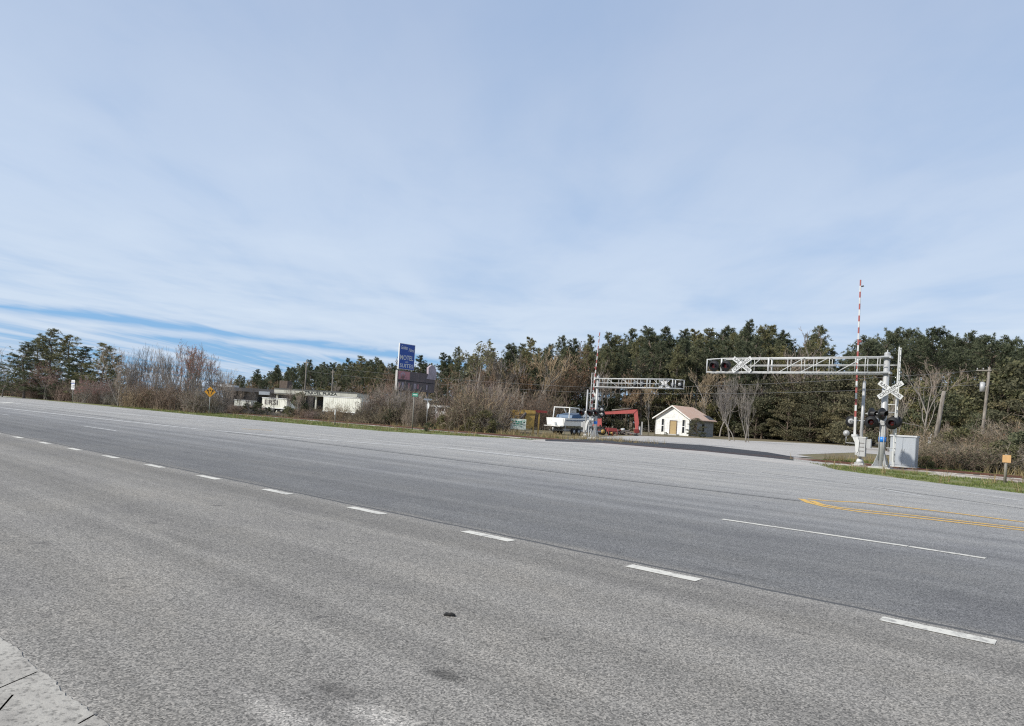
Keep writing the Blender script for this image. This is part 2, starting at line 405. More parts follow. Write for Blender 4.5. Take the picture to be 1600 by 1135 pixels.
# side road over the crossing and off to the right behind the brush
sp = [sd(G(*p)) for p in [(850, 689), (945, 682), (1000, 681.5), (1090, 684.8), (1160, 688.8), (1250, 692.5), (1335, 697), (1500, 711)]]
sq = [sd(G(*p)) for p in [(1240, 719.5), (1242, 711), (1335, 707.5), (1500, 720)]]
poly = [(p.x, p.y) for p in sp] + [(p.x, p.y) for p in reversed(sq)]
sheet('side_road', poly, 0.012, 'side_asphalt')
ca, cb = sd(G(850, 689)).x, sd(G(1240, 719)).x
ZC = 0.075
cpn = [tuple(sd(G(*p, ZC))[:2]) for p in ((852, 689.4), (950, 693), (1100, 705.5), (1200, 715.5), (1240, 720))]
cpf = [tuple(sd(G(*p, ZC))[:2]) for p in ((852, 687.0), (950, 686.4), (1100, 696), (1200, 707), (1240, 714))]
mb = MB(); n = len(cpn)
ring0 = [(p[0], p[1], ZC) for p in cpn]; ring1 = [(p[0], p[1], ZC) for p in cpf]
rows = [ring0, ring1]
mb.add(ring0 + ring1, [(i, i + 1, n + i + 1, n + i) for i in range(n - 1)], 'patch_asphalt')
o = mb.build('crossing_pavement'); o.rotation_euler.z = PHI; tag(o, kind='structure')
mb = MB()       # light asphalt ramped up to the crossing on all sides
def skirt(a, b2): mb.add(a + b2, [(i, i + 1, len(a) + i + 1, len(a) + i) for i in range(len(a) - 1)], 'side_asphalt')
skirt([(p[0], p[1] - 3.0, 0.013) for p in cpn], ring0)
skirt(ring1, [(p[0], p[1] + 4.0, 0.013) for p in cpf])
skirt([(cpn[-1][0] + 2.5, cpn[-1][1] - 3.0, 0.0), (cpf[-1][0] + 2.5, cpf[-1][1] - 0.5, 0.0)], [ring0[-1], ring1[-1]])
mb.add([(cpn[-1][0], cpn[-1][1] - 3.0, 0.013), (cpn[-1][0] + 2.5, cpn[-1][1] - 3.0, 0.0), ring0[-1]], [(0, 1, 2)], 'side_asphalt')
skirt([(cpn[0][0] - 1.2, cpn[0][1], 0.0), (cpf[0][0] - 1.2, cpf[0][1], 0.0)], [ring0[0], ring1[0]])
o = mb.build('crossing_ramp'); o.rotation_euler.z = PHI; tag(o, kind='structure')
# ballast in two lengths, either side of the crossing
for x0, x1 in ((-700, ca - 0.5), (cb + 0.3, 300)):
    mb = MB(); mb.extr([(x0, RAIL_D - 1.7, 0.0), (x0, RAIL_D - 0.9, 0.02), (x0, RAIL_D + 2.4, 0.02), (x0, RAIL_D + 3.4, 0.0)], (x1 - x0, 0, 0), 'ballast_stone')
    o = mb.build('ballast'); o.rotation_euler.z = PHI; tag(o, kind='structure')
mb = MB(); mb.extr([(cb + 7, RAIL_D - 5.2, 0.0), (cb + 7, RAIL_D - 4.0, 0.03), (cb + 7, RAIL_D - 1.3, 0.03), (cb + 7, RAIL_D - 1.2, 0.0)], (60, 0.0, 0), 'ballast_stone')
o = mb.build('ballast'); o.rotation_euler.z = PHI; tag(o, kind='structure')
# rails
tr = thing('railway_track', (0, 0, 0), PHI, 'rusty single railway track running beside the highway', 'railway track')
for dy in (0, 1.5):
    mb = MB()
    prof = [(-0.07, 0.03), (0.07, 0.03), (0.02, 0.06), (0.02, 0.135), (0.037, 0.145), (0.037, 0.18), (-0.037, 0.18), (-0.037, 0.145), (-0.02, 0.135), (-0.02, 0.06)]
    mb.extr([(-700, RAIL_D + dy + a, c2 - 0.098) for a, c2 in prof], (1000, 0, 0), 'rail_rust')
    mb.build('rail', tr)
mb = MB()
x = -120.0
while x < 60:
    if not (ca - 0.6 < x < cb + 0.4):
        mb.box((x, RAIL_D + 0.75, 0.0), (0.22, 2.5, 0.07), 'tie_wood')
    x += 0.6
tag(mb.build('railway_ties', tr), kind='stuff')

# ---- road markings: every stroke a sheet 5 mm over the asphalt
def stroke(s0, d0, s1, d1, w, mat):
    a = Vector((s0, d0, 0)); b2 = Vector((s1, d1, 0)); n = (b2 - a).normalized(); q = Vector((-n.y, n.x, 0)) * w / 2
    sheet('road_marking', [(a - q)[:2], (b2 - q)[:2], (b2 + q)[:2], (a + q)[:2]], 0.0125, mat)
nd = [sd(G(x, y)) for x, y in ((983, 885.5), (1091, 909.5), (1376, 969), (1553, 1009))]
per = nd[2].x - nd[0].x; dl = (nd[1].x - nd[0].x + nd[3].x - nd[2].x) / 2
D0 = (nd[0].y + nd[2].y) / 2
for i in range(-16, 4):
    s0 = nd[0].x + i * per
    stroke(s0, D0, s0 + dl, D0, 0.15, 'line_white')
lw = [sd(G(1128, 812.5)), sd(G(1418, 855)), sd(G(1540, 874))]
stroke(lw[0].x, lw[0].y, lw[1].x, lw[1].y, 0.11, 'line_white')
stroke(lw[1].x + 0.02, lw[1].y, lw[2].x, lw[2].y, 0.11, 'line_white')
L1 = lw[2].x - lw[0].x
for i in range(2, 9):                                   # older skip lines further along
    s0 = lw[0].x - i * L1 * 4.0
    stroke(s0, lw[0].y, s0 + L1, lw[0].y, 0.11, 'line_faded')
def chain(pix, w, mat):
    pts = [sd(G(*p)) for p in pix]
    near, far = [], []
    for i, p in enumerate(pts):
        t = (pts[min(i + 1, len(pts) - 1)] - pts[max(i - 1, 0)]).normalized(); q = Vector((-t.y, t.x, 0)) * w / 2
        near.append((p - q)[:2]); far.append((p + q)[:2])
    tri_sheet('road_marking', near, far, 0.0125, mat)
chain([(1262, 780.5), (1290, 783.5), (1345, 786), (1400, 792), (1500, 804), (1600, 817), (1800, 843)], 0.14, 'line_yellow')
chain([(1252, 780.5), (1264, 786.5), (1290, 793), (1345, 801), (1400, 807), (1500, 818), (1600, 830), (1800, 854)], 0.14, 'line_yellow')
chain([(1268, 783.5), (1282, 789), (1310, 794), (1360, 799.5), (1400, 803.5), (1500, 815), (1600, 826.5), (1800, 850)], 0.14, 'line_yellow')
chain([(0, 637.5), (130, 652), (320, 672), (420, 681), (600, 695), (700, 701), (800, 712), (900, 722)], 0.30, 'line_faded')
chain([(-60, 626), (20, 630), (90, 637), (220, 650), (400, 665)], 0.30, 'line_faded')
chain([(1190, 741), (1330, 757), (1445, 777)], 0.12, 'line_faded')
chain([(1300, 742), (1450, 761), (1600, 784)], 0.12, 'line_faded')
chain([(378, 670.5), (400, 672), (425, 673)], 0.2, 'line_yellow')
chain([(0, 630.5), (18, 629)], 0.5, 'line_white')
chain([(-200, 608), (0, 630.5), (150, 650), (280, 667), (440, 686), (600, 706), (800, 730.5), (1000, 754.5), (1250, 784)], 0.07, 'seam_tar')
chain([(1190, 739), (1300, 753), (1450, 774), (1600, 796)], 0.05, 'seam_tar')
chain([(700, 697), (850, 711), (1000, 726), (1150, 741)], 0.05, 'seam_tar')
# concrete apron, bottom left, broken edge
ap = [(-120, 930), (-40, 975), (0, 999), (26, 1016), (48, 1042), (82, 1066), (104, 1092), (138, 1113), (168, 1137), (205, 1160), (260, 1190)]
app = []
for i in range(len(ap) - 1):
    for t in (0, 0.14, 0.28, 0.42, 0.56, 0.7, 0.85):
        a, b2 = sd(G(*ap[i])), sd(G(*ap[i + 1])); p = a.lerp(b2, t)
        app.append((p.x + rnd.uniform(-0.010, 0.010), p.y + rnd.uniform(-0.008, 0.008)))
end = sd(G(260, 1190)); app.append((end.x, end.y)); app.append((end.x - 0.1, -4)); app.append((-14, -4)); app.append((-14, app[0][1]))
sheet('concrete_apron', app, 0.0125, 'apron_concrete')
for a, b2 in (((-30, 1092), (58, 1054)), ((122, 1136), (150, 1120)), ((-40, 1160), (20, 1090))):
    p, q = sd(G(*a)), sd(G(*b2)); stroke(p.x, p.y, q.x, q.y, 0.009, 'seam_tar')
# ------------------------------------------------------------------ crossing signals
def lamp(parent, loc, rz=0.0, hood=True, tilt=0.0):
    "flashing lamp facing local -y: black round background, housing, hood, lens"
    mb = MB()
    mb.tube([(0, 0.0, 0), (0, 0.025, 0)], 0.30, 'black_paint', 24)
    mb.tube([(0, 0.026, 0), (0, 0.14, 0), (0, 0.2, 0)], [0.15, 0.14, 0.06], 'grey_steel', 14)
    mb.bar((0, 0.15, 0), (0, 0.32, 0.0), 0.03, 'grey_steel')
    o = mb.build('signal_lamp', parent); o.location = loc; o.rotation_euler.z = rz
    mb = MB(); mb.ball((0, -0.012, 0), 0.12, 'red_lens', (1, 0.25, 1)); mb.build('lens', o)
    mb = MB(); vs, fs = [], []
    for i in range(13):
        a = R(-30 + 240 * i / 12)
        for r_, y in ((0.165, -0.003), (0.15, -0.30 + 0.10 * abs(math.cos(a)))):
            vs.append((r_ * math.cos(a), y, r_ * math.sin(a)))
        vs.append((0.135 * math.cos(a), -0.29 + 0.10 * abs(math.cos(a)), 0.135 * math.sin(a)))
        vs.append((0.15 * math.cos(a), -0.003, 0.15 * math.sin(a)))
    for i in range(12):
        for k in range(4): fs.append((4 * i + k, 4 * i + (k + 1) % 4, 4 * i + 4 + (k + 1) % 4, 4 * i + 4 + k))
    mb.add(vs, fs, 'black_paint'); mb.build('hood', o)
    return o
def crossbuck(parent, loc, L=1.22, w=0.23, ang=36):
    mb = MB()
    for k, (sgn, word, y) in enumerate(((-1, 'RAILROAD', 0.0), (1, 'CROSSING', -0.022))):
        Rm = Matrix.Rotation(R(-sgn * ang), 4, 'Y')
        mb.T = Rm
        mb.box((0, y, 0), (L, 0.018, w), 'white_paint')
        if sgn > 0: mb.text(word, 0.2, 'black_paint', FACE(0, y - 0.012, 0), L * 0.86)
        else:
            mb.text(word[:4], 0.2, 'black_paint', FACE(-L * 0.28, y - 0.012, 0), L * 0.32)
            mb.text(word[4:], 0.2, 'black_paint', FACE(L * 0.28, y - 0.012, 0), L * 0.32)
    mb.T = Matrix()
    mb.box((0, 0.03, 0), (0.08, 0.04, 0.3), 'grey_steel')
    o = mb.build('crossbuck_sign', parent); o.location = loc
    return o
def cantilever(loc, label):
    t = thing('railroad_signal', loc, PHI, label, 'railroad signal', 'cantilever railroad signals at the crossing')
    mb = MB()
    mb.tube([(0, 0, 0.03), (0, 0, 1.55), (0, 0, 5.55)], [0.15, 0.145, 0.135], 'grey_steel', 18)
    mb.ball((0, 0, 5.55), 0.15, 'grey_steel', (1, 1, 0.6)); mb.bar((0, 0, 5.5), (0, 0, 5.74), 0.03, 'grey_steel')
    for z in (4.62, 5.38): mb.box((0, 0, z), (0.42, 0.5, 0.10), 'grey_steel')
    for x_ in (-0.1, 0.1): mb.bar((x_, -0.17, 0.4), (x_, -0.17, 2.2), 0.02, 'grey_steel')
    mb.build('mast', t)
    mb = MB()
    mb.box((0, 0, 0.03), (0.95, 0.85, 0.06), 'concrete')
    mb.box((0, 0, 0.085), (0.72, 0.66, 0.04), 'grey_steel')
    for a in range(4):
        mb.T = Matrix.Rotation(R(45 + 90 * a), 4, 'Z')
        mb.extr([(0.15, -0.015, 0.106), (0.40, -0.015, 0.106), (0.40, -0.015, 0.17), (0.17, -0.015, 0.75)], (0, 0.03, 0), 'grey_steel')
        mb.tube([(0.43, 0, 0.1), (0.43, 0, 0.19)], 0.03, 'grey_steel', 6)
    mb.build('base', t)
    mb = MB(); mb.tube([(0, 0, 1.28), (0, 0, 1.52)], 0.168, 'blue_band', 18)
    mb.build('blue_band', t)
    # truss arm, runs to local -x
    mb = MB(); L = 9.05; zb, zt, zm = 4.62, 5.38, 5.0
    for y in (-0.26, 0.26):
        mb.bar((0.12, y, zb), (-L, y, zb), 0.038, 'white_paint', 8)
        mb.bar((0.12, y, zt), (-(L - 0.9), y, zt), 0.034, 'white_paint', 8)
        mb.bar((0.0, y, zm), (-(L - 2.2), y, zm), 0.018, 'white_paint')
        for x_ in (0.35, 0.9, 1.35, 2.55, 3.3, 3.9, 4.6, 5.6, 6.55, 7.25, 8.2):
            mb.bar((-x_, y, zb), (-x_, y, zt), 0.05 if x_ in (5.6, 8.2) else 0.018, 'white_paint')
        if y > 0: continue
        for x0, x1 in ((2.2, 0.95), (3.95, 2.55), (5.05, 3.75), (6.8, 6.0), (7.8, 6.9)):
            mb.bar((-x0, y, zb), (-x1, y, zt), 0.020, 'white_paint')
        mb.bar((-L, y, zb - 0.05), (-L, y, zt - 0.02), 0.035, 'white_paint')
        mb.bar((-(L - 0.9), y, zt), (-L, y, zt - 0.05), 0.03, 'white_paint')
    for x_ in (0.9, 2.55, 3.9, 5.6, 7.25, 8.2, L):
        for z in (zb, zt - (0.05 if x_ == L else 0)): mb.bar((-x_, -0.26, z), (-x_, 0.26, z), 0.022, 'white_paint')
    mb.build('truss_arm', t)
    mb = MB(); mb.box((-1.9, 0, zb - 0.07), (3.6, 0.44, 0.03), 'grey_steel')
    for k in range(24): mb.box((-0.2 - 0.15 * k, 0, zb - 0.045), (0.02, 0.44, 0.015), 'junk')
    mb.build('walkway', t)
    crossbuck(t, (-7.0, -0.36, 5.02), 1.25, 0.22, 37)
    crossbuck(t, (0.28, -0.30, 3.78), 1.25, 0.22, 36)
    for x_ in (-8.62, -7.92 - 0.62 + 0.62): lamp(t, (x_, -0.34, 4.97))
    # lamps on the mast, low pair towards the highway, one pair turned along the road
    mb = MB(); mb.bar((-0.55, -0.2, 2.22), (0.55, -0.2, 2.22), 0.025, 'grey_steel'); mb.bar((-0.6, 0.0, 2.72), (0.6, 0.0, 2.72), 0.025, 'grey_steel')
    mb.box((0, -0.17, 2.2), (0.2, 0.08, 0.22), 'grey_steel'); mb.build('lamp_bracket', t)
    lamp(t, (-0.44, -0.42, 2.2), R(6)); lamp(t, (0.46, -0.42, 2.2), R(-2))
    lamp(t, (-0.50, -0.12, 2.62), R(70)); lamp(t, (0.02, -0.42, 2.62), R(64))
    lamp(t, (0.42, 0.55, 2.3), R(172)); lamp(t, (-0.42, 0.55, 2.3), R(180))
    mb = MB()
    for y in (-0.04, 0.34): mb.box((0.50, y, 3.0), (0.05, 0.05, 5.75), 'white_paint')
    z = 0.4
    while z < 5.8: mb.bar((0.50, -0.04, z), (0.50, 0.34, z), 0.016, 'white_paint'); z += 0.3
    for z in (1.0, 3.1, 5.0): mb.bar((0.1, 0, z), (0.5, 0.0, z), 0.022, 'white_paint')
    mb.box((0.47, 0.0, 0.62), (0.16, 0.1, 0.5), 'grey_steel')
    mb.build('ladder', t)
    return t
base = G(1376, 732)
sig1 = cantilever(base, 'large white truss signal beside the silver cabinet, lettered crossbucks facing the camera')
sig2 = copy_tree(sig1)
sig2.location = G(929, 685); sig2.rotation_euler.z = PHI + math.pi
sig2.scale.x = 0.91
for x_ in (-4.0, -4.75): lamp(sig2, (x_, -0.30, 5.0))
sig2['label'] = 'smaller looking truss signal across the tracks beside the boat, seen from behind, arm reaching right'

def gate(loc, label):
    t = thing('crossing_gate', loc, PHI, label, 'crossing gate', 'raised crossing gates')
    mb = MB(); mb.box((0, 0, 0.03), (0.7, 0.7, 0.06), 'concrete'); mb.box((0, 0, 0.10), (0.42, 0.42, 0.08), 'grey_steel')
    mb.tube([(0, 0, 0.14), (0, 0, 0.34)], [0.2, 0.13], 'white_paint', 12); mb.build('base', t)
    mb = MB(); mb.tube([(0, 0, 0.34), (0, 0, 4.30)], 0.075, 'grey_steel', 14); mb.tube([(0, 0, 4.3), (0, 0, 4.36)], [0.08, 0.03], 'grey_steel', 14)
    mb.bar((-0.62, 0, 2.3), (0.45, 0, 2.3), 0.025, 'grey_steel'); mb.build('mast', t)
    mb = MB(); mb.box((0.10, -0.16, 0.95), (0.36, 0.3, 0.95), 'grey_steel')
    for z in (0.75, 0.95, 1.15): mb.box((0.10, -0.315, z), (0.26, 0.012, 0.03), 'junk')
    mb.box((0.10, -0.16, 1.45), (0.40, 0.34, 0.05), 'white_paint')
    mb.box((0.40, -0.12, 1.15), (0.22, 0.26, 0.46), 'grey_steel'); mb.build('mechanism_box', t)
    mb = MB()
    for y in (-0.36, 0.05):
        mb.extr([(-0.36, y, 1.50), (-0.12, y, 1.52), (0.0, y, 1.25), (-0.02, y, 0.72), (-0.10, y, 0.62), (-0.16, y, 0.75), (-0.20, y, 1.15)], (0, 0.03, 0), 'white_paint')
    mb.box((-0.26, -0.155, 1.52), (0.24, 0.44, 0.12), 'white_paint'); mb.box((-0.08, -0.155, 0.64), (0.2, 0.36, 0.2), 'grey_steel')
    mb.build('counterweight_arm', t)
    mb = MB(); n = 23; z0, z1 = 1.58, 9.55
    zs = [z0 + 0.9] + [z0 + 0.9 + (z1 - z0 - 0.9) * i / n for i in range(1, n + 1)]
    ax = lambda z: -0.27 - (z - z0) * 0.020
    mb.extr([(ax(z0) - .055, -0.22, z0), (ax(z0) + .055, -0.22, z0), (ax(zs[0]) + .052, -0.22, zs[0]), (ax(zs[0]) - .052, -0.22, zs[0])], (0, 0.06, 0), 'white_paint')
    for i in range(n):
        a, c2 = zs[i], zs[i + 1]; wa = 0.046 - 0.016 * i / n; wb = 0.046 - 0.016 * (i + 1) / n
        mb.extr([(ax(a) - wa, -0.22, a), (ax(a) + wa, -0.22, a), (ax(c2) + wb, -0.22, c2), (ax(c2) - wb, -0.22, c2)], (0, 0.06, 0), 'red_paint' if i % 2 == 0 else 'white_paint')
    arm = mb.build('gate_arm', t)
    for z in (6.35, 9.2):
        mb = MB(); x_ = ax(z); mb.bar((x_, -0.19, z), (x_ + 0.13, -0.19, z), 0.015, 'black_paint')
        mb.tube([(x_ + 0.07, -0.24, z), (x_ + 0.17, -0.24, z + 0.01)], 0.06 if z < 8 else 0.035, 'red_paint' if z < 8 else 'black_paint', 10)
        mb.build('gate_lamp', arm)
    lamp(t, (-0.55, 0.22, 2.25), R(176)); lamp(t, (0.36, 0.22, 2.25), R(184))
    mb = MB(); mb.tube([(-0.72, -0.02, 1.62), (-0.72, 0.06, 1.62)], 0.15, 'grey_steel', 16); mb.ball((-0.72, -0.03, 1.62), 0.1, 'grey_steel', (1, 0.5, 1))
    mb.bar((-0.72, 0.03, 1.1), (-0.72, 0.03, 1.55), 0.02, 'grey_steel'); mb.bar((-0.72, 0.03, 1.12), (0.0, 0.03, 1.12), 0.02, 'grey_steel')
    mb.build('bell', t)
    return t
g1 = gate(G(1343, 727.5), 'tall red and white striped gate raised upright, left of the silver cabinet')
g2 = copy_tree(g1); g2.location = G(914, 684); g2.rotation_euler.z = PHI + math.pi
for ch in kids(g2):
    if ch.name.startswith('gate_arm'): ch.rotation_euler.y = R(-2.2)
g2['label'] = 'red and white gate raised beside the white boat across the tracks'
# a relay cabinet
t = thing('relay_cabinet', G(1411, 731.5), PHI, 'silver metal signal cabinet on the gravel right of the near signal mast', 'signal cabinet')
mb = MB(); mb.box((0, 0, 0.84), (1.16, 0.8, 1.52), 'silver_sheet'); mb.build('body', t)
mb = MB(); mb.extr([(-0.62, -0.46, 1.60), (-0.62, 0.46, 1.60), (-0.62, 0.40, 1.68), (-0.62, -0.40, 1.68)], (1.24, 0, 0), 'grey_steel'); mb.build('lid', t)
for s in (-1, 1):
    mb = MB(); mb.box((s * 0.285, -0.412, 0.86), (0.55, 0.02, 1.4), 'silver_sheet'); d = mb.build('door', t)
    mb = MB(); mb.box((s * 0.06, -0.435, 0.9), (0.03, 0.025, 0.2), 'grey_steel'); mb.build('handle', d)
mb = MB(); mb.box((0, 0, 0.04), (1.3, 0.95, 0.08), 'concrete'); mb.build('plinth', t)
# far-side relay boxes are hidden; poles on the right
def pole(name, loc, h, r, lean, label, extras=None):
    t = thing(name, loc, PHI, label, 'utility pole')
    mb = MB(); mb.tube([(0, 0, -0.1), (math.tan(lean) * h * 0.5, 0, h * 0.5), (math.tan(lean) * h, 0, h)], [r, r * 0.88, r * 0.72], 'old_pole', 12)
    mb.build('pole', t)
    if extras: extras(t, h, lean)
    return t
Pp = G(1456, 720)
def meter(t, h, lean):
    mb = MB(); mb.box((-0.22, -0.1, 1.55), (0.2, 0.14, 0.55), 'grey_steel'); mb.ball((-0.22, -0.18, 1.66), 0.085, 'dark_glass'); mb.build('meter_box', t)
    mb = MB(); mb.bar((-0.27, -0.05, 0), (-0.27, -0.05, 1.3), 0.025, 'grey_steel'); mb.bar((-0.22, -0.05, 1.8), (-0.1, -0.05, 2.1), 0.03, 'grey_steel'); mb.build('conduit', t)
pole('utility_pole', Pp, 5.5, 0.19, R(5.6), 'short thick weathered pole stub leaning right, with a grey meter box at its foot', meter)
def trafo(t, h, lean):
    mb = MB(); x_ = math.tan(lean) * (h - 2.1) - 0.42
    mb.tube([(x_, 0, h - 2.5), (x_, 0, h - 1.6)], 0.24, 'grey_steel', 14); mb.tube([(x_, 0, h - 1.6), (x_, 0, h - 1.52)], [0.24, 0.12], 'grey_steel', 14)
    mb.bar((x_, 0, h - 2.0), (x_ + 0.42, 0, h - 2.0), 0.04, 'grey_steel')
    mb.bar((x_, 0, h - 1.5), (x_, 0, h - 1.25), 0.03, 'junk'); mb.build('transformer', t)
    mb = MB(); x_ = math.tan(lean) * (h - 0.3); mb.box((x_ - 0.45, -0.14, h - 0.35), (1.3, 0.09, 0.11), 'post_wood')
    for k in (-1.0, -0.5): mb.tube([(x_ + k, -0.14, h - 0.3), (x_ + k, -0.14, h - 0.1)], 0.04, 'grey_steel', 8)
    mb.build('crossarm', t)
pt = at(1532, 70)
pole('utility_pole', pt, top(1549, 575, 70), 0.17, R(2.2), 'tall slim pole carrying a grey transformer in front of the wood on the right', trafo)
for px, y0, Y, lab in ((281, 575, 140, 'thin dark pole among bare saplings left of the yellow diamond sign'),
                       (475, 563, 135, 'tall thin pole rising behind the travel plaza roof'),
                       (517, 578, 150, 'paler thin pole behind the plaza roof, right of the taller one'),
                       (1507, 598, 95, 'thin dark pole in the shade of the wood left of the transformer pole')):
    def arm(t, h, lean):
        mb = MB(); mb.box((0, 0, h - 0.5), (1.6, 0.1, 0.12), 'post_wood'); mb.build('crossarm', t)
    pole('utility_pole', at(px, Y), top(px, y0, Y), 0.16, 0, lab, arm)
def wire(a, b2, sag, label):
    mb = MB(); pts = []
    for i in range(17):
        u = i / 16; p = a.lerp(b2, u); p.z -= sag * 4 * u * (1 - u); pts.append(p)
    mb.tube(pts, 0.022, 'wire', 5); tag(mb.build('power_line'), label, 'power line', 'power lines in front of the wood')
def px3(px, py, Y):
    p = at(px, Y); return Vector((p.x, p.y, top(px, py, Y)))
for (a, b2) in (((475, 570, 135), (925, 606, 96)), ((475, 580, 135), (925, 614, 96)), ((925, 606, 96), (1549, 577, 70)), ((925, 614, 96), (1549, 600, 70))):
    wire(px3(*a), px3(*b2), 0.5, 'thin dark wire strung across in front of the pines')

# ------------------------------------------------------------------ small signs and posts
def sign_post(loc, h, label, cat, name='road_sign', rz=PHI, mat='grey_steel', r=0.035):
    t = thing(name, loc, rz, label, cat)
    mb = MB(); mb.tube([(0, 0, 0), (0, 0, h)], r, mat, 8); mb.build('post', t)
    return t
p = G(326.5, 647); h = 1.75
t = sign_post(p, 2.55, 'yellow diamond warning sign with two black arrows at the grass edge', 'road sign', rz=R(12))
mb = MB(); s_ = 0.52; zc = 2.15
mb.extr([(0, -0.05, zc - s_), (s_, -0.05, zc), (0, -0.05, zc + s_), (-s_, -0.05, zc)], (0, 0.012, 0), 'sign_yellow')
for s2 in (-1, 1):      # two arrows bending apart round a bump
    mb.extr([(s2 * 0.05, -0.055, zc - 0.28), (s2 * 0.12, -0.055, zc - 0.24), (s2 * 0.25, -0.055, zc + 0.10), (s2 * 0.17, -0.055, zc + 0.13)], (0, 0.004, 0), 'black_paint')
    mb.extr([(s2 * 0.10, -0.056, zc + 0.12), (s2 * 0.32, -0.056, zc + 0.03), (s2 * 0.27, -0.056, zc + 0.24)], (0, 0.004, 0), 'black_paint')
mb.extr([(0, -0.055, zc + 0.06), (0.06, -0.055, zc + 0.17), (0, -0.055, zc + 0.28), (-0.06, -0.055, zc + 0.17)], (0, 0.004, 0), 'black_paint')
mb.build('sign_face', t)
p = at(114, 86)
t = sign_post(p, top(114, 594, 86), 'small white route sign with blue strip at the far left of the road', 'road sign', rz=R(-25))
mb = MB(); z1 = top(114, 594, 86); z0 = top(114, 600, 86); z3 = top(114, 608.5, 86)
mb.box((0, -0.05, (z0 + z1) / 2), (0.66, 0.012, z1 - z0 - 0.02), 'sign_white'); mb.box((0, -0.053, z1 - 0.27), (0.5, 0.016, 0.10), 'board_dark')
mb.box((0, -0.053, z0 + 0.03), (0.66, 0.016, 0.06), 'sign_blue'); mb.build('direction_plate', t)
mb = MB(); mb.box((0, -0.05, (z0 + z3) / 2 - 0.03), (0.66, 0.012, z0 - z3), 'sign_white')
mb.text('17', 0.5, 'black_paint', FACE(0, -0.06, (z0 + z3) / 2 - 0.03), 0.5); mb.build('route_plate', t)
p = G(523, 664)
t = sign_post(p, 1.25, 'short thin marker post on the grass in front of the white trailer', 'marker post', 'marker_post', r=0.04, mat='post_wood')
mb = MB(); mb.box((0, -0.045, 1.0), (0.09, 0.01, 0.4), 'sign_white'); mb.build('reflector_plate', t)
p = G(666, 668.5)
t = sign_post(p, 2.55, 'grey post with sign plate seen edge-on, at the gravel edge right of the motel sign', 'road sign', rz=R(-62))
mb = MB(); mb.extr([(0.32 * math.cos(R(22.5 + 45 * i)), 0.045, 2.05 + 0.32 * math.sin(R(22.5 + 45 * i))) for i in range(8)], (0, 0.01, 0), 'sign_white'); mb.build('sign_face', t)
mb = MB(); mb.T = Matrix.Rotation(R(90), 4, 'Z'); mb.box((0, 0, 2.62), (0.8, 0.01, 0.16), 'sign_white'); mb.build('street_name_blade', t)
p = G(644, 671.5)
t = sign_post(p, 2.75, 'green street name sign on a dark post below the motel sign', 'street sign', 'street_sign', mat='post_wood', r=0.05, rz=R(-20))
mb = MB(); mb.box((0.12, -0.06, 2.72), (0.5, 0.012, 0.26), 'sign_green'); mb.box((0.12, -0.067, 2.72), (0.36, 0.006, 0.05), 'sign_white'); mb.build('name_blade', t)
p = G(1570, 754.5)
t = sign_post(p, 1.1, 'wooden marker post topped by a square orange plate beside the gravel', 'marker post', 'marker_post', mat='post_wood', r=0.05)
mb = MB(); mb.box((0.02, -0.07, 0.93), (0.27, 0.015, 0.29), 'orange_plate'); mb.build('plate', t)
p = G(809, 677)
t = thing('yard_sign', p, R(-8), 'pale board with green lettering on wooden legs beside the track, left of the boat', 'sign')
for s2 in (-0.66, 0.66):
    mb = MB(); mb.box((s2, 0.03, 0.62), (0.09, 0.07, 1.3), 'post_wood'); mb.build('leg', t)
mb = MB(); mb.box((0, -0.03, 0.84), (1.46, 0.03, 0.98), 'sign_pale')
for (x_, z_, w_, h_) in ((-0.52, 1.08, 0.16, 0.2), (-0.2, 1.06, 0.2, 0.14), (0.05, 1.06, 0.14, 0.16), (0.25, 1.07, 0.16, 0.14), (-0.36, 0.86, 0.18, 0.1), (-0.05, 0.87, 0.34, 0.12), (0.3, 0.86, 0.24, 0.09), (-0.2, 0.68, 0.5, 0.05), (0.25, 0.67, 0.3, 0.05)):
    mb.box((x_, -0.048, z_), (w_, 0.008, h_), 'sign_green')
mb.tube([(0.54, -0.046, 1.1), (0.54, -0.052, 1.1)], 0.12, 'sign_green', 14); mb.tube([(0.54, -0.052, 1.1), (0.54, -0.055, 1.1)], 0.06, 'sign_pale', 12)
mb.build('board', t)

# ------------------------------------------------------------------ motel sign
Y = 75.0; k = Y / F
base = at(630, Y)
t = thing('motel_sign', base, PHI + math.pi / 2, 'faded blue motel and suites sign on a pole above an old dark reader board', 'sign')
# local x runs away across the road, local -y looks right-forward
zt, zb = top(630, 538, Y), top(630, 578, Y)
wd = 2.25
mb = MB(); mb.box((0.0, 0, (zt + zb) / 2), (wd, 0.16, zt - zb), 'sign_white')
mb.box((0.0, -0.085, (zt + zb) / 2), (wd - 0.12, 0.02, zt - zb - 0.1), 'sign_blue')
c = (zt + zb) / 2; hh = zt - zb
mb.text('Golden', 0.56, 'sign_white', FACE(-0.46, -0.10, c + hh * 0.34), 0.95, shear=0.35)
mb.text('Palms', 0.52, 'sign_white', FACE(0.56, -0.10, c + hh * 0.27), 0.8, shear=0.35)
mb.text('MOTEL', 0.72, 'sign_white', FACE(-0.05, -0.10, c - hh * 0.05), 1.9)
mb.text('AND', 0.2, 'sign_white', FACE(0.0, -0.10, c - hh * 0.21), 0.45)
mb.text('SUITES', 0.58, 'sign_white', FACE(-0.02, -0.10, c - hh * 0.36), 1.9)
mb.build('blue_sign_box', t)
z1, z0 = top(640, 581, Y), top(640, 611, Y)
L = 5.6
mb = MB(); mb.box((1.55, 0, (z0 + z1) / 2), (L, 0.3, z1 - z0), 'board_dark')
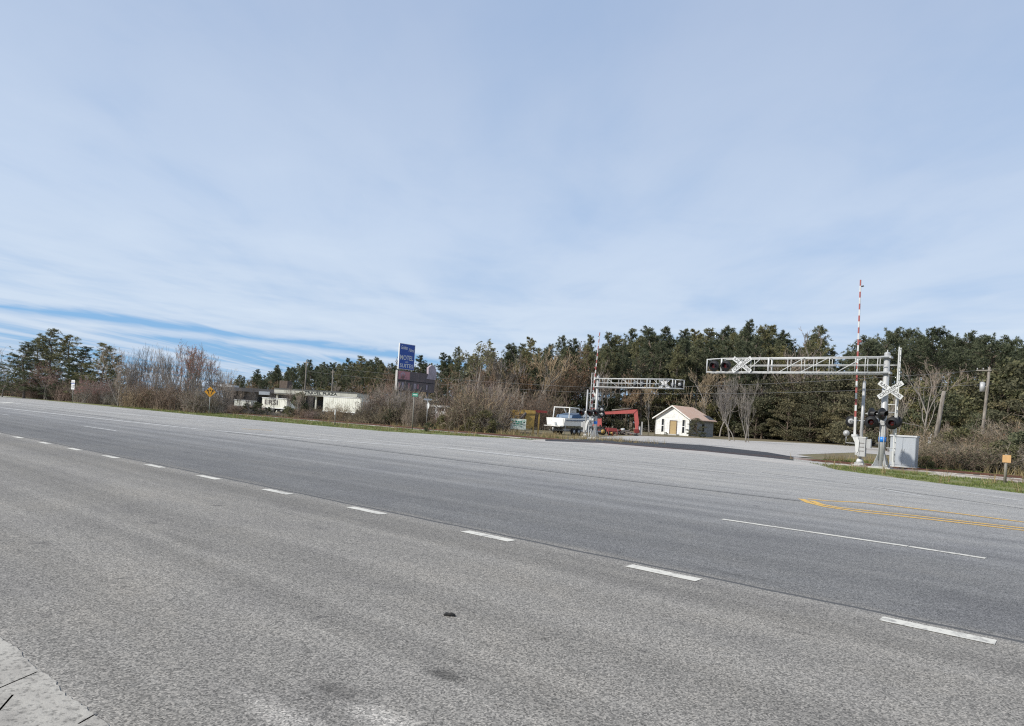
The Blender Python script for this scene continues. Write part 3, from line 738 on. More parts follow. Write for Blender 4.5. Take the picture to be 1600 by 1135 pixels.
mb.box((1.55 - L / 2 - 0.01, 0, (z0 + z1) / 2), (0.03, 0.32, z1 - z0 + 0.04), 'board_white')
mb.box((-0.35, -0.16, z1 - 0.48), (1.7, 0.03, 0.86), 'board_pink'); mb.tube([(-0.5, -0.175, z1 - 0.5), (-0.5, -0.185, z1 - 0.5)], 0.34, 'board_lilac', 16); mb.tube([(-0.5, -0.185, z1 - 0.5), (-0.5, -0.19, z1 - 0.5)], 0.24, 'board_pink', 16)
mb.box((1.55, -0.16, z0 + 1.05), (L - 0.1, 0.02, 0.06), 'tyre')
for i in range(11): mb.box((-0.9 + i * 0.45, -0.158, z0 + 0.55), (0.16 + 0.1 * (i % 3), 0.015, 0.5 + 0.1 * (i % 2)), 'board_lilac' if i % 4 == 1 else 'board_pink' if i % 3 == 0 else 'junk')
mb.build('reader_board', t)
mb = MB(); mb.extr([(3.0, -0.2, z1 - 0.6), (4.4, -0.2, z1 - 0.6), (4.5, -0.2, z1 + 0.3), (4.2, -0.2, z1 + 0.9), (3.7, -0.2, z1 + 1.05), (3.2, -0.2, z1 + 0.7), (3.25, -0.2, z1)], (0, 0.3, 0), 'board_lilac')
mb.build('arrow_panel', t)
for x_ in (-0.6, 3.4):
    mb = MB(); mb.tube([(x_, 0.0, 0), (x_, 0.0, z0)], 0.16, 'junk', 10); mb.build('post', t)
mb = MB(); mb.tube([(-0.2, 0.0, z1), (-0.2, 0.0, zb)], 0.14, 'junk', 10); mb.build('neck', t)

# ------------------------------------------------------------------ buildings on the left
def rot_thing(name, px, Y, label, cat, rz=PHI, z=0):
    p = at(px, Y); p.z = z
    return thing(name, p, rz, label, cat)
Y = 118.0
t = rot_thing('travel_plaza', 503, Y, 'long low building with a cream flat canopy lettered travel plaza', 'building', R(-4))
zf1, zf0 = top(503, 612, Y), top(503, 620.5, Y)
Wd = (567 - 438) * Y / F
mb = MB(); mb.box((0, 0, (zf0 + zf1) / 2), (Wd, 7, zf1 - zf0), 'cream_fascia'); mb.box((0, 0, zf1 + 0.04), (Wd + 0.1, 7.1, 0.07), 'dark_roof')
mb.box((0.0, -3.52, zf0 + 0.14), (Wd, 0.03, 0.10), 'dark_wall'); mb.box((0, -3.52, zf1 - 0.12), (Wd, 0.03, 0.07), 'dark_wall')
mb.text('TRAVEL PLAZA', 0.62, 'black_paint', FACE(0.9, -3.53, (zf0 + zf1) / 2 + 0.02), 5.6); mb.build('canopy', t)
mb = MB(); mb.box((0, 3.0, zf0 / 2), (Wd - 1, 4, zf0), 'dark_wall'); wl = mb.build('wall', t)
for i in range(5):
    mb = MB(); mb.box((-Wd / 2 + 1.8 + i * 2.6, 0.97, zf0 * 0.5), (1.9, 0.05, zf0 * 0.6), 'dark_glass'); mb.build('window', wl)
for x_ in (-Wd / 2 + 0.4, 0, Wd / 2 - 0.4):
    mb = MB(); mb.box((x_, -3.0, zf0 / 2), (0.25, 0.25, zf0), 'cream_fascia'); mb.build('support_post', t)
mb = MB(); mb.box((-Wd / 2 + 0.9, -1, zf1 + 0.75), (1.4, 2, 1.3), 'brown_bark'); mb.build('chimney', t)
Y = 128.0
t = rot_thing('roadside_store', 398, Y, 'low dark flat-roofed store behind the lettered white trailer', 'building', R(-3))
z1, z0 = top(398, 608, Y), top(398, 613.5, Y); Wd = (442 - 350) * Y / F
mb = MB(); mb.box((0, 0, (z0 + z1) / 2), (Wd, 8, z1 - z0), 'dark_roof'); mb.build('roof', t)
mb = MB(); mb.box((0, 0.6, z0 / 2), (Wd - 1, 6, z0), 'dark_wall'); wl = mb.build('wall', t)
for i in range(3):
    mb = MB(); mb.box((-Wd / 2 + 2 + i * 3, -2.43, z0 * 0.5), (2, 0.05, z0 * 0.5), 'dark_glass'); mb.build('window', wl)
mb = MB(); mb.box((-Wd / 2 + 1.3, -2, z1 + 0.1), (2.5, 3, 0.55), 'sign_white'); mb.build('rooftop_unit', t)
mb = MB(); mb.box((Wd / 2 - 2.0, -4.1, z0 - 0.1), (2.0, 0.3, 0.6), 'silver_sheet'); mb.build('sign_panel', t)
def trailer(px0, px1, y1, y0, Y, label, text=None, rz=PHI * 0):
    px = (px0 + px1) / 2
    t = rot_thing('cargo_trailer', px, Y, label, 'trailer', rz)
    w = (px1 - px0) * Y / F; z1, z0 = top(px, y1, Y), max(0.7, top(px, y0, Y))
    mb = MB(); mb.box((0, 1.2, (z0 + z1) / 2), (w, 2.4, z1 - z0), 'trailer_white')
    n = int(w / 0.32)
    for i in range(n + 1): mb.box((-w / 2 + 0.04 + i * (w - 0.08) / n, -0.004, (z0 + z1) / 2), (0.06, 0.012, z1 - z0 - 0.1), 'trailer_white')
    for z in (z0 + 0.05, z1 - 0.05): mb.box((0, -0.015, z), (w + 0.02, 0.09, 0.1), 'sign_white')
    if text: mb.text(text, 0.95, 'junk', FACE(-w * 0.12, -0.055, (z0 + z1) / 2 + 0.1), w * 0.52)
    mb.build('body', t)
    mb = MB(); mb.box((0, 1.2, z0 - 0.12), (w - 0.4, 1.0, 0.2), 'junk'); mb.build('chassis', t)
    for x_ in (-w * 0.35, -w * 0.35 + 1.1, w * 0.3):
        mb = MB(); mb.tube([(x_, 0.1, 0.5), (x_, 0.4, 0.5)], 0.48, 'tyre', 16); mb.tube([(x_, 0.08, 0.5), (x_, 0.12, 0.5)], 0.22, 'grey_steel', 10); mb.build('wheel', t)
    return t
trailer(405, 452, 622, 643, 98, 'ribbed white cargo trailer with big dark letters, half hidden by brush', 'ERSI', R(-20))
trailer(500, 568, 620.5, 646, 100, 'long plain white trailer under the plaza canopy, edges swallowed by vines', None, R(-18))
t = trailer(366, 392, 625, 645, 104, 'small white trailer glimpsed through dark shrubs left of the lettered one')
t = rot_thing('camper_van', 690, 92, 'white camper van glimpsed above the bushes right of the motel sign', 'van', R(-10))
z1 = top(690, 634, 92)
mb = MB(); mb.extr([(-1.9, -1, 0.5), (1.9, -1, 0.5), (1.9, -1, z1 - 0.9), (1.35, -1, z1 - 0.55), (1.1, -1, z1), (-1.9, -1, z1)], (0, 2, 0), 'boat_white'); mb.build('body', t)
for x_ in (-1.1, 0.1):
    mb = MB(); mb.box((x_, -1.01, z1 - 0.5), (0.9, 0.03, 0.5), 'dark_glass'); mb.build('window', t)
for x_ in (-1.2, 1.2):
    mb = MB(); mb.tube([(x_, -1.03, 0.38), (x_, -0.8, 0.38)], 0.38, 'tyre', 14); mb.build('wheel', t)

# ------------------------------------------------------------------ white house
Y = 131.0
pL, pR = at(1025, 133), None
t = rot_thing('white_house', 1050, 130, 'small white gabled house with a rusty pink roof beyond the crossing', 'house', PHI)
w, dp, he, hr = 6.9, 11.0, 3.35, 5.55
mb = MB()
mb.extr([(-w / 2, 0, 0), (w / 2, 0, 0), (w / 2, 0, he), (0, 0, hr - 0.15), (-w / 2, 0, he)], (0, 0.2, 0), 'house_white')
for z in [0.3 * i for i in range(1, 12)]: mb.box((0, -0.01, z), (w, 0.02, 0.02), 'house_white')
for x_ in (-w / 2 + 0.06, w / 2 - 0.06): mb.box((x_, -0.03, he / 2), (0.14, 0.05, he), 'house_white')
mb.build('front_wall', t)
mb = MB()
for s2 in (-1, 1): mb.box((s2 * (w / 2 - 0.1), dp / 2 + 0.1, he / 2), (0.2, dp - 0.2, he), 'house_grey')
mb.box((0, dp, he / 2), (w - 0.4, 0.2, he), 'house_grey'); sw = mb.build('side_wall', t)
for y_ in (2.6, 6.2):
    mb = MB(); mb.box((w / 2 + 0.01, y_, 1.7), (0.05, 1.0, 1.4), 'dark_glass'); mb.build('window', sw)
ov = 0.55; rf = hr
mb = MB()
sl = (rf - he) / (w / 2); e_ = w / 2 + ov; ze = he - sl * ov
for s2 in (-1, 1):
    a = [(0, -0.5, rf), (s2 * e_, -0.5, ze), (s2 * e_, dp + 0.5, ze), (0, dp - 2.2, rf)]
    mb.extr(a, (0, 0, 0.12), 'rust_roof')
mb.extr([(0, dp - 2.2, rf), (e_, dp + 0.5, ze), (-e_, dp + 0.5, ze)], (0, 0, 0.12), 'dark_roof')
mb.box((e_ - 1.0, dp - 1.3, ze + 1.0 * sl + 0.1), (1.6, 2.6, 0.06), 'dark_roof', Matrix.Rotation(math.atan(sl), 3, 'Y'))
ro = mb.build('roof', t)
mb = MB()
for s2 in (-1, 1):
    mb.extr([(0, -0.53, rf - 0.14), (s2 * e_, -0.53, ze - 0.14), (s2 * e_, -0.53, ze + 0.1), (0, -0.53, rf + 0.1)], (0, 0.035, 0), 'house_white')
mb.build('bargeboard', ro)
for x_ in (-1.95, 2.35):
    mb = MB(); mb.box((x_, -0.03, 1.75), (0.46, 0.06, 2.4), 'dark_glass'); f = mb.build('window', t)
    mb = MB(); mb.box((x_, -0.07, 1.72), (0.5, 0.03, 0.12), 'house_white')
    for s2 in (-1, 1): mb.box((x_ + s2 * 0.29, -0.05, 1.75), (0.12, 0.06, 2.5), 'house_white')
    mb.build('frame', f)
mb = MB(); mb.box((0.25, -0.03, 1.4), (1.25, 0.06, 2.5), 'plywood'); d = mb.build('door', t)
mb = MB()
for s2 in (-1, 1): mb.box((0.25 + s2 * 0.70, -0.05, 1.4), (0.14, 0.09, 2.6), 'brown_bark')
mb.box((0.25, -0.05, 2.72), (1.54, 0.09, 0.14), 'brown_bark'); mb.build('frame', d)
mb = MB(); mb.box((0.3, -0.6, 0.1), (2.4, 1.1, 0.2), 'concrete'); mb.build('doorstep', t)

# ------------------------------------------------------------------ boat on trailer
p = at(868, 68)
t = thing('motorboat', p, PHI, 'white cabin motorboat seen from the stern, parked on a trailer on the grass', 'boat')
# stations along local y (stern 0 -> bow 7.2): half beam at gunwale, chine half beam, keel z, chine z, gunwale z
st = [(0, 1.15, 1.02, 0.72, 0.92, 1.66), (2, 1.25, 1.1, 0.68, 0.95, 1.70), (4, 1.22, 1.0, 0.68, 1.02, 1.80), (5.6, 0.9, 0.62, 0.78, 1.2, 1.94), (6.7, 0.42, 0.22, 1.05, 1.45, 2.05), (7.2, 0.03, 0.02, 1.6, 1.75, 2.10)]
mb = MB(); vs, fs = [], []
for (y, g, c2, kz, cz, gz) in st:
    vs += [(-g, y, gz), (-c2, y, cz), (0, y, kz), (c2, y, cz), (g, y, gz)]
for i in range(len(st) - 1):
    for j in range(4): fs.append((5 * i + j, 5 * i + j + 1, 5 * i + 5 + j + 1, 5 * i + 5 + j))
    fs.append((5 * i, 5 * i + 5, 5 * i + 9, 5 * i + 4))
fs.append((0, 1, 2, 3, 4))
mb.add(vs, fs, 'boat_white')
mb.box((0, -0.03, 1.28), (1.9, 0.05, 0.62), 'boat_white'); mb.box((0, -0.28, 0.86), (2.0, 0.55, 0.07), 'boat_white')
for s2 in (-1, 1):
    mb.extr([(s2 * 1.165, 0.2, 1.40), (s2 * 1.26, 2, 1.42), (s2 * 1.24, 4, 1.5), (s2 * 1.24, 4, 1.62), (s2 * 1.265, 2, 1.54), (s2 * 1.17, 0.2, 1.48)], (s2 * 0.015, 0, 0), 'boat_stripe')
hull = mb.build('hull', t)
mb = MB(); mb.extr([(-0.85, 3.0, 1.84), (-0.85, 6.2, 2.0), (-0.7, 5.6, 2.25), (-0.8, 3.2, 2.30)], (1.7, 0, 0), 'boat_white'); mb.build('cabin', t)
mb = MB()       # windscreen and hardtop frame
mb.extr([(-0.95, 1.4, 1.72), (-0.95, 3.3, 1.80), (-0.95, 2.9, 2.2), (-0.95, 1.5, 2.0)], (1.9, 0, 0), 'boat_blue'); mb.build('windscreen', t)
mb = MB()
for s2 in (-1, 1):
    mb.tube([(s2 * 0.98, 0.9, 1.7), (s2 * 0.95, 1.0, 2.74)], 0.055, 'boat_white', 8)
    mb.tube([(s2 * 0.98, 3.5, 1.8), (s2 * 0.9, 2.6, 2.74)], 0.055, 'boat_white', 8)
    mb.tube([(s2 * 0.95, 1.0, 2.74), (s2 * 0.9, 2.6, 2.74)], 0.05, 'boat_white', 8)
mb.box((0, 1.8, 2.77), (1.95, 1.75, 0.07), 'boat_white'); mb.box((0.3, 2.4, 2.45), (0.9, 0.05, 0.4), 'boat_white'); mb.build('hardtop', t)
mb = MB(); mb.ball((0.5, 4.6, 2.42), 0.16, 'boat_white'); mb.bar((0.5, 4.6, 2.2), (0.5, 4.6, 2.4), 0.03, 'grey_steel'); mb.build('search_lamp', t)
mb = MB(); mb.box((0, -0.18, 1.0), (0.3, 0.3, 0.5), 'boat_white'); mb.tube([(0, -0.3, 0.85), (0, -0.35, 0.3)], [0.12, 0.08], 'grey_steel', 8); mb.build('outdrive', t)
t = thing('boat_trailer', p, PHI, 'dark steel trailer with two wheels under the white motorboat', 'trailer')
mb = MB()
for s2 in (-1, 1): mb.box((s2 * 0.8, 3.2, 0.5), (0.1, 6.0, 0.12), 'grey_steel'); mb.box((s2 * 0.6, 2.5, 0.66), (0.12, 4.5, 0.1), 'junk')
for y_ in (0.4, 2.2, 4.6): mb.box((0, y_, 0.42), (1.9, 0.09, 0.09), 'grey_steel')
mb.box((0, 7.3, 0.5), (0.12, 2.4, 0.12), 'grey_steel'); mb.bar((1.0, 0.3, 0.05), (1.0, 0.3, 0.95), 0.03, 'white_paint'); mb.build('frame', t)
for s2 in (-1, 1):
    for y_ in (1.6, 2.45):
        mb = MB(); mb.tube([(s2 * 1.0, y_, 0.36), (s2 * 1.2, y_, 0.36)], 0.36, 'tyre', 16); mb.tube([(s2 * 1.19, y_, 0.36), (s2 * 1.215, y_, 0.36)], 0.18, 'grey_steel', 10); mb.build('wheel', t)

# ------------------------------------------------------------------ yard machines
Y = 100.0
t = rot_thing('excavator', 925, Y, 'red excavator behind the far signal, boom stretched right and stick hanging down', 'excavator', 0)
def bx(px): return (px - 925) * Y / (F * CR)
def bz(px, py): return top(px, py, Y)
mb = MB()
mb.extr([(bx(936), -0.25, bz(936, 644)), (bx(938), -0.25, bz(938, 648)), (bx(988), -0.25, bz(988, 646.3)), (bx(994), -0.25, bz(994, 640)), (bx(985), -0.25, bz(985, 640.5)), (bx(955), -0.25, bz(955, 643))], (0, 0.5, 0), 'machine_red'); mb.build('boom', t)
mb = MB()
mb.extr([(bx(988), -0.2, bz(988, 642)), (bx(994), -0.2, bz(994, 640)), (bx(997.5), -0.2, bz(997, 660)), (bx(997), -0.2, bz(997, 672)), (bx(993.5), -0.2, bz(993, 672)), (bx(991), -0.2, bz(991, 655))], (0, 0.4, 0), 'machine_red'); mb.build('stick', t)
mb = MB(); mb.bar((bx(955), 0, bz(955, 641)), (bx(984), 0, bz(984, 638.5)), 0.09, 'post_wood'); mb.build('hydraulic_ram', t)
mb = MB(); mb.extr([(bx(991), -0.4, bz(991, 671)), (bx(998), -0.4, bz(998, 671)), (bx(999), -0.4, bz(999, 676)), (bx(992), -0.4, bz(992, 678))], (0, 0.8, 0), 'dark_red'); mb.build('bucket', t)
mb = MB(); mb.box((0, 0, 1.55), (2.6, 2.4, 1.2), 'machine_red', None, 0.92); mb.build('house', t)
mb = MB(); mb.box((0.4, -0.6, 2.75), (1.3, 1.1, 1.3), 'dark_glass', None, 0.9); mb.box((0.4, -0.6, 3.44), (1.3, 1.1, 0.08), 'machine_red'); mb.build('cab', t)
for y_ in (-0.9, 0.9):
    mb = MB(); mb.extr([(-1.6, y_ - 0.25, 0.35), (-1.3, y_ - 0.25, 0.0), (1.3, y_ - 0.25, 0.0), (1.6, y_ - 0.25, 0.35), (1.3, y_ - 0.25, 0.8), (-1.3, y_ - 0.25, 0.8)], (0, 0.5, 0), 'tyre'); mb.build('track', t)
Y = 82.0
t = rot_thing('garden_tractor', 948, Y, 'small dark red tractor with yellow wheel rims in front of the scrap heap', 'tractor', R(8))
for (x_, r_) in ((-0.55, 0.42), (0.55, 0.3)):
    for y_ in (-0.45, 0.45):
        mb = MB(); mb.tube([(x_, y_ - 0.1, r_), (x_, y_ + 0.1, r_)], r_, 'tyre', 16); mb.tube([(x_, y_ - 0.12, r_), (x_, y_ + 0.12, r_)], r_ * 0.6, 'machine_yellow', 12); mb.build('wheel', t)
mb = MB(); mb.box((0.35, 0, 0.72), (1.0, 0.5, 0.4), 'dark_red', None, 0.9); mb.box((-0.45, 0, 0.55), (0.9, 0.6, 0.15), 'dark_red'); mb.build('body', t)
mb = MB(); mb.box((-0.55, 0, 0.78), (0.45, 0.5, 0.1), 'tyre'); mb.box((-0.78, 0, 1.0), (0.08, 0.5, 0.4), 'tyre'); mb.build('seat', t)
mb = MB(); mb.bar((-0.05, 0, 0.75), (-0.2, 0, 1.08), 0.02, 'tyre'); mb.tube([(-0.22, 0.16 * math.cos(a), 1.08 + 0.1 * math.sin(a)) for a in [k * math.pi / 6 for k in range(13)]], 0.018, 'tyre', 6); mb.build('steering_wheel', t)
t = rot_thing('hay_rake', 957, 80, 'low dark red farm implement on short legs right of the small tractor', 'farm implement', R(5))
mb = MB(); mb.box((0, 0, 0.72), (1.15, 0.7, 0.35), 'dark_red', None, 0.85); mb.box((0, 0, 0.48), (1.3, 0.1, 0.1), 'dark_red'); mb.build('frame', t)
for x_ in (-0.5, 0.0, 0.5):
    mb = MB(); mb.tube([(x_, -0.3, 0.55), (x_ + 0.05, -0.34, 0.25), (x_, -0.36, 0)], 0.04, 'dark_red', 6); mb.build('leg', t)
Y = 66.0
t = rot_thing('feed_hopper', 828, Y, 'yellow steel hopper frame with a red beam, rusting in the brambles behind the pale board', 'machine', R(5))
def hx(px): return (px - 828) * Y / (F * CR)
def hz(px, py): return top(px, py, Y)
mb = MB(); mb.extr([(hx(822), -0.6, hz(822, 645)), (hx(835), -0.6, hz(835, 645)), (hx(833), -0.6, hz(833, 666)), (hx(828), -0.6, hz(828, 670)), (hx(814), -0.6, hz(814, 668))], (0, 1.2, 0), 'machine_yellow'); mb.build('hopper', t)
mb = MB(); mb.extr([(hx(809), -0.7, hz(809, 642)), (hx(815), -0.7, hz(815, 640.5)), (hx(835), -0.7, hz(835, 642)), (hx(835), -0.7, hz(835, 646.5)), (hx(809), -0.7, hz(809, 646.5))], (0, 1.4, 0), 'machine_yellow'); mb.build('top_beam', t)
mb = MB(); mb.bar((hx(820), -0.75, hz(820, 645)), (hx(809), -0.75, hz(809, 658)), 0.10, 'junk'); mb.build('brace', t)
for px in (802, 809, 833, 841):
    mb = MB(); mb.box((hx(px), -0.5, hz(px, 645) / 2), (0.14, 0.14, hz(px, 645)), 'machine_yellow'); mb.build('post', t)
mb = MB(); mb.box((hx(843), -0.5, hz(843, 643.5)), (1.25, 0.3, 0.22), 'dark_red'); mb.build('red_beam', t)
mb = MB(); mb.box((hx(804), -0.5, hz(804, 652)), (1.0, 0.12, 0.1), 'machine_yellow'); mb.box((hx(804), -0.5, hz(804, 645)), (1.0, 0.12, 0.5), 'machine_yellow'); mb.build('side_frame', t)
# scrap heap
t = rot_thing('scrap_heap', 978, 92, 'low heap of grey and dark scrap under the red excavator arm', 'scrap heap')
mb = MB()
for i in range(70):
    a = rnd.uniform(-1.7, 1.7); yy = rnd.uniform(-0.8, 0.8); hz_ = max(0.1, 0.75 * (1 - abs(a) / 2)) * rnd.random() + 0.08
    mb.box((a, yy, hz_), (rnd.uniform(0.15, 0.9), rnd.uniform(0.08, 0.4), rnd.uniform(0.03, 0.16)), rnd.choice(['junk', 'junk', 'tyre', 'dark_red', 'post_wood', 'junk']), Matrix.Rotation(rnd.uniform(0, 3), 3, 'Z') @ Matrix.Rotation(rnd.uniform(-0.5, 0.5), 3, 'Y'))
mb.build('scrap', t)
mb = MB(); mb.tube([(-0.4, -0.5, 0.7), (0.1, -0.5, 0.75)], 0.16, 'white_paint', 10); mb.build('white_drum', t)
t = rot_thing('meter_pedestal', 999, 100, 'pale grey box pedestal beside a fence post left of the white house', 'electrical box')
mb = MB(); mb.box((0, 0, 0.6), (0.5, 0.35, 1.2), 'grey_steel'); mb.build('box', t)
mb = MB(); mb.box((0, -0.01, 1.23), (0.56, 0.41, 0.05), 'grey_steel'); mb.build('lid', t)
t = rot_thing('wire_fence', 1003, 104, 'wire fence on pale posts between the grey box and the white house', 'fence', R(-6))
mb = MB(); mb.box((0, 0, 1.0), (0.2, 0.2, 2.0), 'concrete'); mb.build('post', t)
for x_ in (1.0, 2.0):
    mb = MB(); mb.tube([(x_, 0, 0), (x_, 0, 1.6)], 0.05, 'post_wood', 8); mb.build('post', t)
mb = MB()
for z in (0.4, 0.8, 1.2, 1.5): mb.bar((0, 0, z), (2.1, 0, z), 0.012, 'wire', 4)
mb.build('wire', t)
# scrap of rubber on the near lane
p = G(702, 963, 0.008)
mb = MB(); pts = [(-0.075, 0, 0.006), (-0.04, 0.01, 0.022), (0, 0.0, 0.018), (0.03, -0.01, 0.03), (0.06, 0.0, 0.015), (0.085, 0.006, 0.006)]
mb.tube(pts, [0.012, 0.02, 0.022, 0.018, 0.02, 0.008], 'tyre', 7); mb.tube([(-0.01, 0, 0.015), (-0.03, 0.05, 0.01)], [0.015, 0.006], 'tyre', 6)
o = mb.build('rubber_scrap'); o.location = p; o.scale = (0.5, 0.5, 0.6); o.rotation_euler.z = R(-6); tag(o, 'small torn scrap of black rubber lying on the near lane', 'debris')

# ------------------------------------------------------------------ plants
def rv(r, s=1.0): return Vector((r.gauss(0, 1), r.gauss(0, 1), r.gauss(0, 1))) * s
class Cloud:
    "raw triangles and quads for leaves, much faster than MB for large counts"
    def __init__(s): s.V = []; s.Fc = []
    def tuft(s, r, c, d, n, L, w):
        for _ in range(n):
            a = (d * 0.55 + rv(r, 0.62)).normalized(); b2 = a.cross(rv(r)).normalized() * w
            o = len(s.V); e2 = c + a * L * r.uniform(0.6, 1.15)
            m = c.lerp(e2, 0.45)
            s.V += [c, m + b2, e2, m - b2]; s.Fc.append((o, o + 1, o + 2, o + 3))
    def leaf(s, r, c, sz):
        a = rv(r).normalized(); b2 = a.cross(rv(r)).normalized()
        o = len(s.V); a = a * sz * r.uniform(0.6, 1.3); b2 = b2 * sz * 0.55
        s.V += [c - a, c + b2, c + a, c - b2]; s.Fc.append((o, o + 1, o + 2, o + 3))
    def twig(s, p, q, r0, r1):
        d = (q - p)
        if d.length < 1e-6: return
        d = d.normalized(); u = d.orthogonal().normalized(); w = d.cross(u); o = len(s.V)
        for c, rr in ((p, r0), (q, r1)):
            for k in range(3):
                a = 2.094 * k; s.V.append(c + (u * math.cos(a) + w * math.sin(a)) * rr)
        for k in range(3): j = (k + 1) % 3; s.Fc.append((o + k, o + j, o + 3 + j, o + 3 + k))
    def mesh(s, name, mat, extra=None):
        me = bpy.data.meshes.new(name); me.from_pydata([tuple(v) for v in s.V], [], s.Fc); me.materials.append(MATS[mat]); me.update(); return me
def limb_mesh(name, limbs, mat):
    mb = MB()
    for pts, rr, n in limbs: mb.tube(pts, rr, mat, n, caps=False)
    return mb.mesh(name)
def pine(seed, kind):
    "20 m pine: bare bole, whorled limbs, needle tufts"
    r = random.Random(seed); Hh = 20.0
    limbs = []; cl = Cloud()
    bend = [Vector((r.gauss(0, 0.18) * i * 0.4, r.gauss(0, 0.18) * i * 0.4, Hh * i / 6)) for i in range(7)]
    bend[0] = Vector((0, 0, -0.2))
    limbs.append((bend, [0.26 - 0.038 * i for i in range(7)], 8))
    def tp(z):
        f = max(0, min(5.999, z / Hh * 6)); i = int(f); return bend[i].lerp(bend[i + 1], f - i)
    if kind == 'wood': z0, nb, Lm = 8.5, 74, 3.2
    elif kind == 'full': z0, nb, Lm = 2.0, 96, 6.2
    else: z0, nb, Lm = 13.4, 70, 4.9
    for i in range(nb):
        u = (i + r.random()) / nb; z = z0 + (Hh - 0.3 - z0) * u
        if kind == 'umbrella': L = Lm * (1 - 0.72 * u ** 1.6) * r.uniform(0.65, 1.1)
        elif kind == 'full': L = Lm * (1 - 0.86 * u) * r.uniform(0.6, 1.15)
        else: L = Lm * (0.55 + 0.9 * u if u < 0.4 else 1.0 - 0.78 * (u - 0.4) / 0.6) * r.uniform(0.5, 1.15)
        if kind == 'wood' and u < 0.3 and r.random() < 0.35: continue
        a = r.uniform(0, 6.283); up = r.uniform(-0.05, 0.35) + (0.25 if kind == 'umbrella' else 0.35 * u)
        d = Vector((math.cos(a), math.sin(a), up)).normalized(); p0 = tp(z)
        pts = [p0, p0 + d * L * 0.5 + Vector((0, 0, -0.05 * L)), p0 + d * L + Vector((0, 0, 0.06 * L))]
        limbs.append((pts, [0.05 + 0.012 * L, 0.035, 0.012], 3))
        nt_ = int(3 + L * 2.6)
        for k in range(nt_):
            t_ = 0.3 + 0.7 * (k + r.random()) / nt_
            c = (pts[0].lerp(pts[1], t_ * 2) if t_ < 0.5 else pts[1].lerp(pts[2], t_ * 2 - 1)) + Vector((r.gauss(0, 0.28), r.gauss(0, 0.28), r.gauss(0.05, 0.2))) * min(1, L / 2)
            cl.tuft(r, c, (d + Vector((0, 0, 0.5))).normalized(), 14, 0.50, 0.046)
    if kind == 'wood':
        for i in range(9):
            z = r.uniform(3, z0); a = r.uniform(0, 6.28); p0 = tp(z)
            limbs.append(([p0, p0 + Vector((math.cos(a), math.sin(a), r.uniform(-0.3, 0.3))) * r.uniform(0.5, 1.6)], [0.03, 0.01], 3))
    return limb_mesh('pine_trunk', limbs, 'pine_bark'), cl.mesh('pine_crown', 'pine_needles')
def bare(seed, Hh=12.0, spread=0.5, stems=1, leaf=None, nleaf=0, bmat='grey_bark', tmat='twig_grey', depth=5, upk=0.12, tr=0.011, lsz=0.085):
    "leafless broadleaf tree: forking limbs down to fine twigs"
    r = random.Random(seed); limbs = []; cl = Cloud(); lf = Cloud()
    def grow(p, d, L, rad, lev):
        n = 3; pts = [p]; q = p; dd = d
        for i in range(n):
            dd = (dd + rv(r, 0.13) + Vector((0, 0, upk))).normalized(); q = q + dd * L / n; pts.append(q)
        if rad > 0.022: limbs.append((pts, [rad, rad * 0.88, rad * 0.76, rad * 0.64], 5 if rad > 0.06 else 3))
        else:
            for a, b2 in zip(pts, pts[1:]): cl.twig(a, b2, max(rad, tr), max(rad * 0.8, tr * 0.75))
        if lev >= depth - 1 and leaf:
            for _ in range(nleaf): lf.leaf(r, pts[r.randrange(1, 4)] + rv(r, 0.12), lsz)
        if lev >= depth: return
        for k in range(r.choice((2, 3, 3, 4)) if lev else r.choice((4, 5, 6))):
            f = r.uniform(0.35, 1.0) if k else 1.0
            i = min(2, int(f * 3)); c = pts[i].lerp(pts[i + 1], f * 3 - i)
            nd_ = (dd + rv(r, spread) + Vector((0, 0, 0.1))).normalized()
            grow(c, nd_, L * r.uniform(0.5, 0.78), rad * (0.64 if k == 0 else r.uniform(0.35, 0.55)), lev + 1)
    for s_ in range(stems):
        d = Vector((r.gauss(0, 0.22 * (stems > 1)), r.gauss(0, 0.22 * (stems > 1)), 1)).normalized()
        grow(Vector((r.gauss(0, 0.3 * (stems > 1)), r.gauss(0, 0.3 * (stems > 1)), -0.1)), d, Hh * 0.40, Hh * (0.0125 if stems == 1 else 0.008), 0)
    me = limb_mesh('bare_trunk', limbs, bmat)
    tw = cl.mesh('bare_twigs', tmat)
    return me, tw, (lf.mesh('bare_leaves', leaf) if leaf else None)
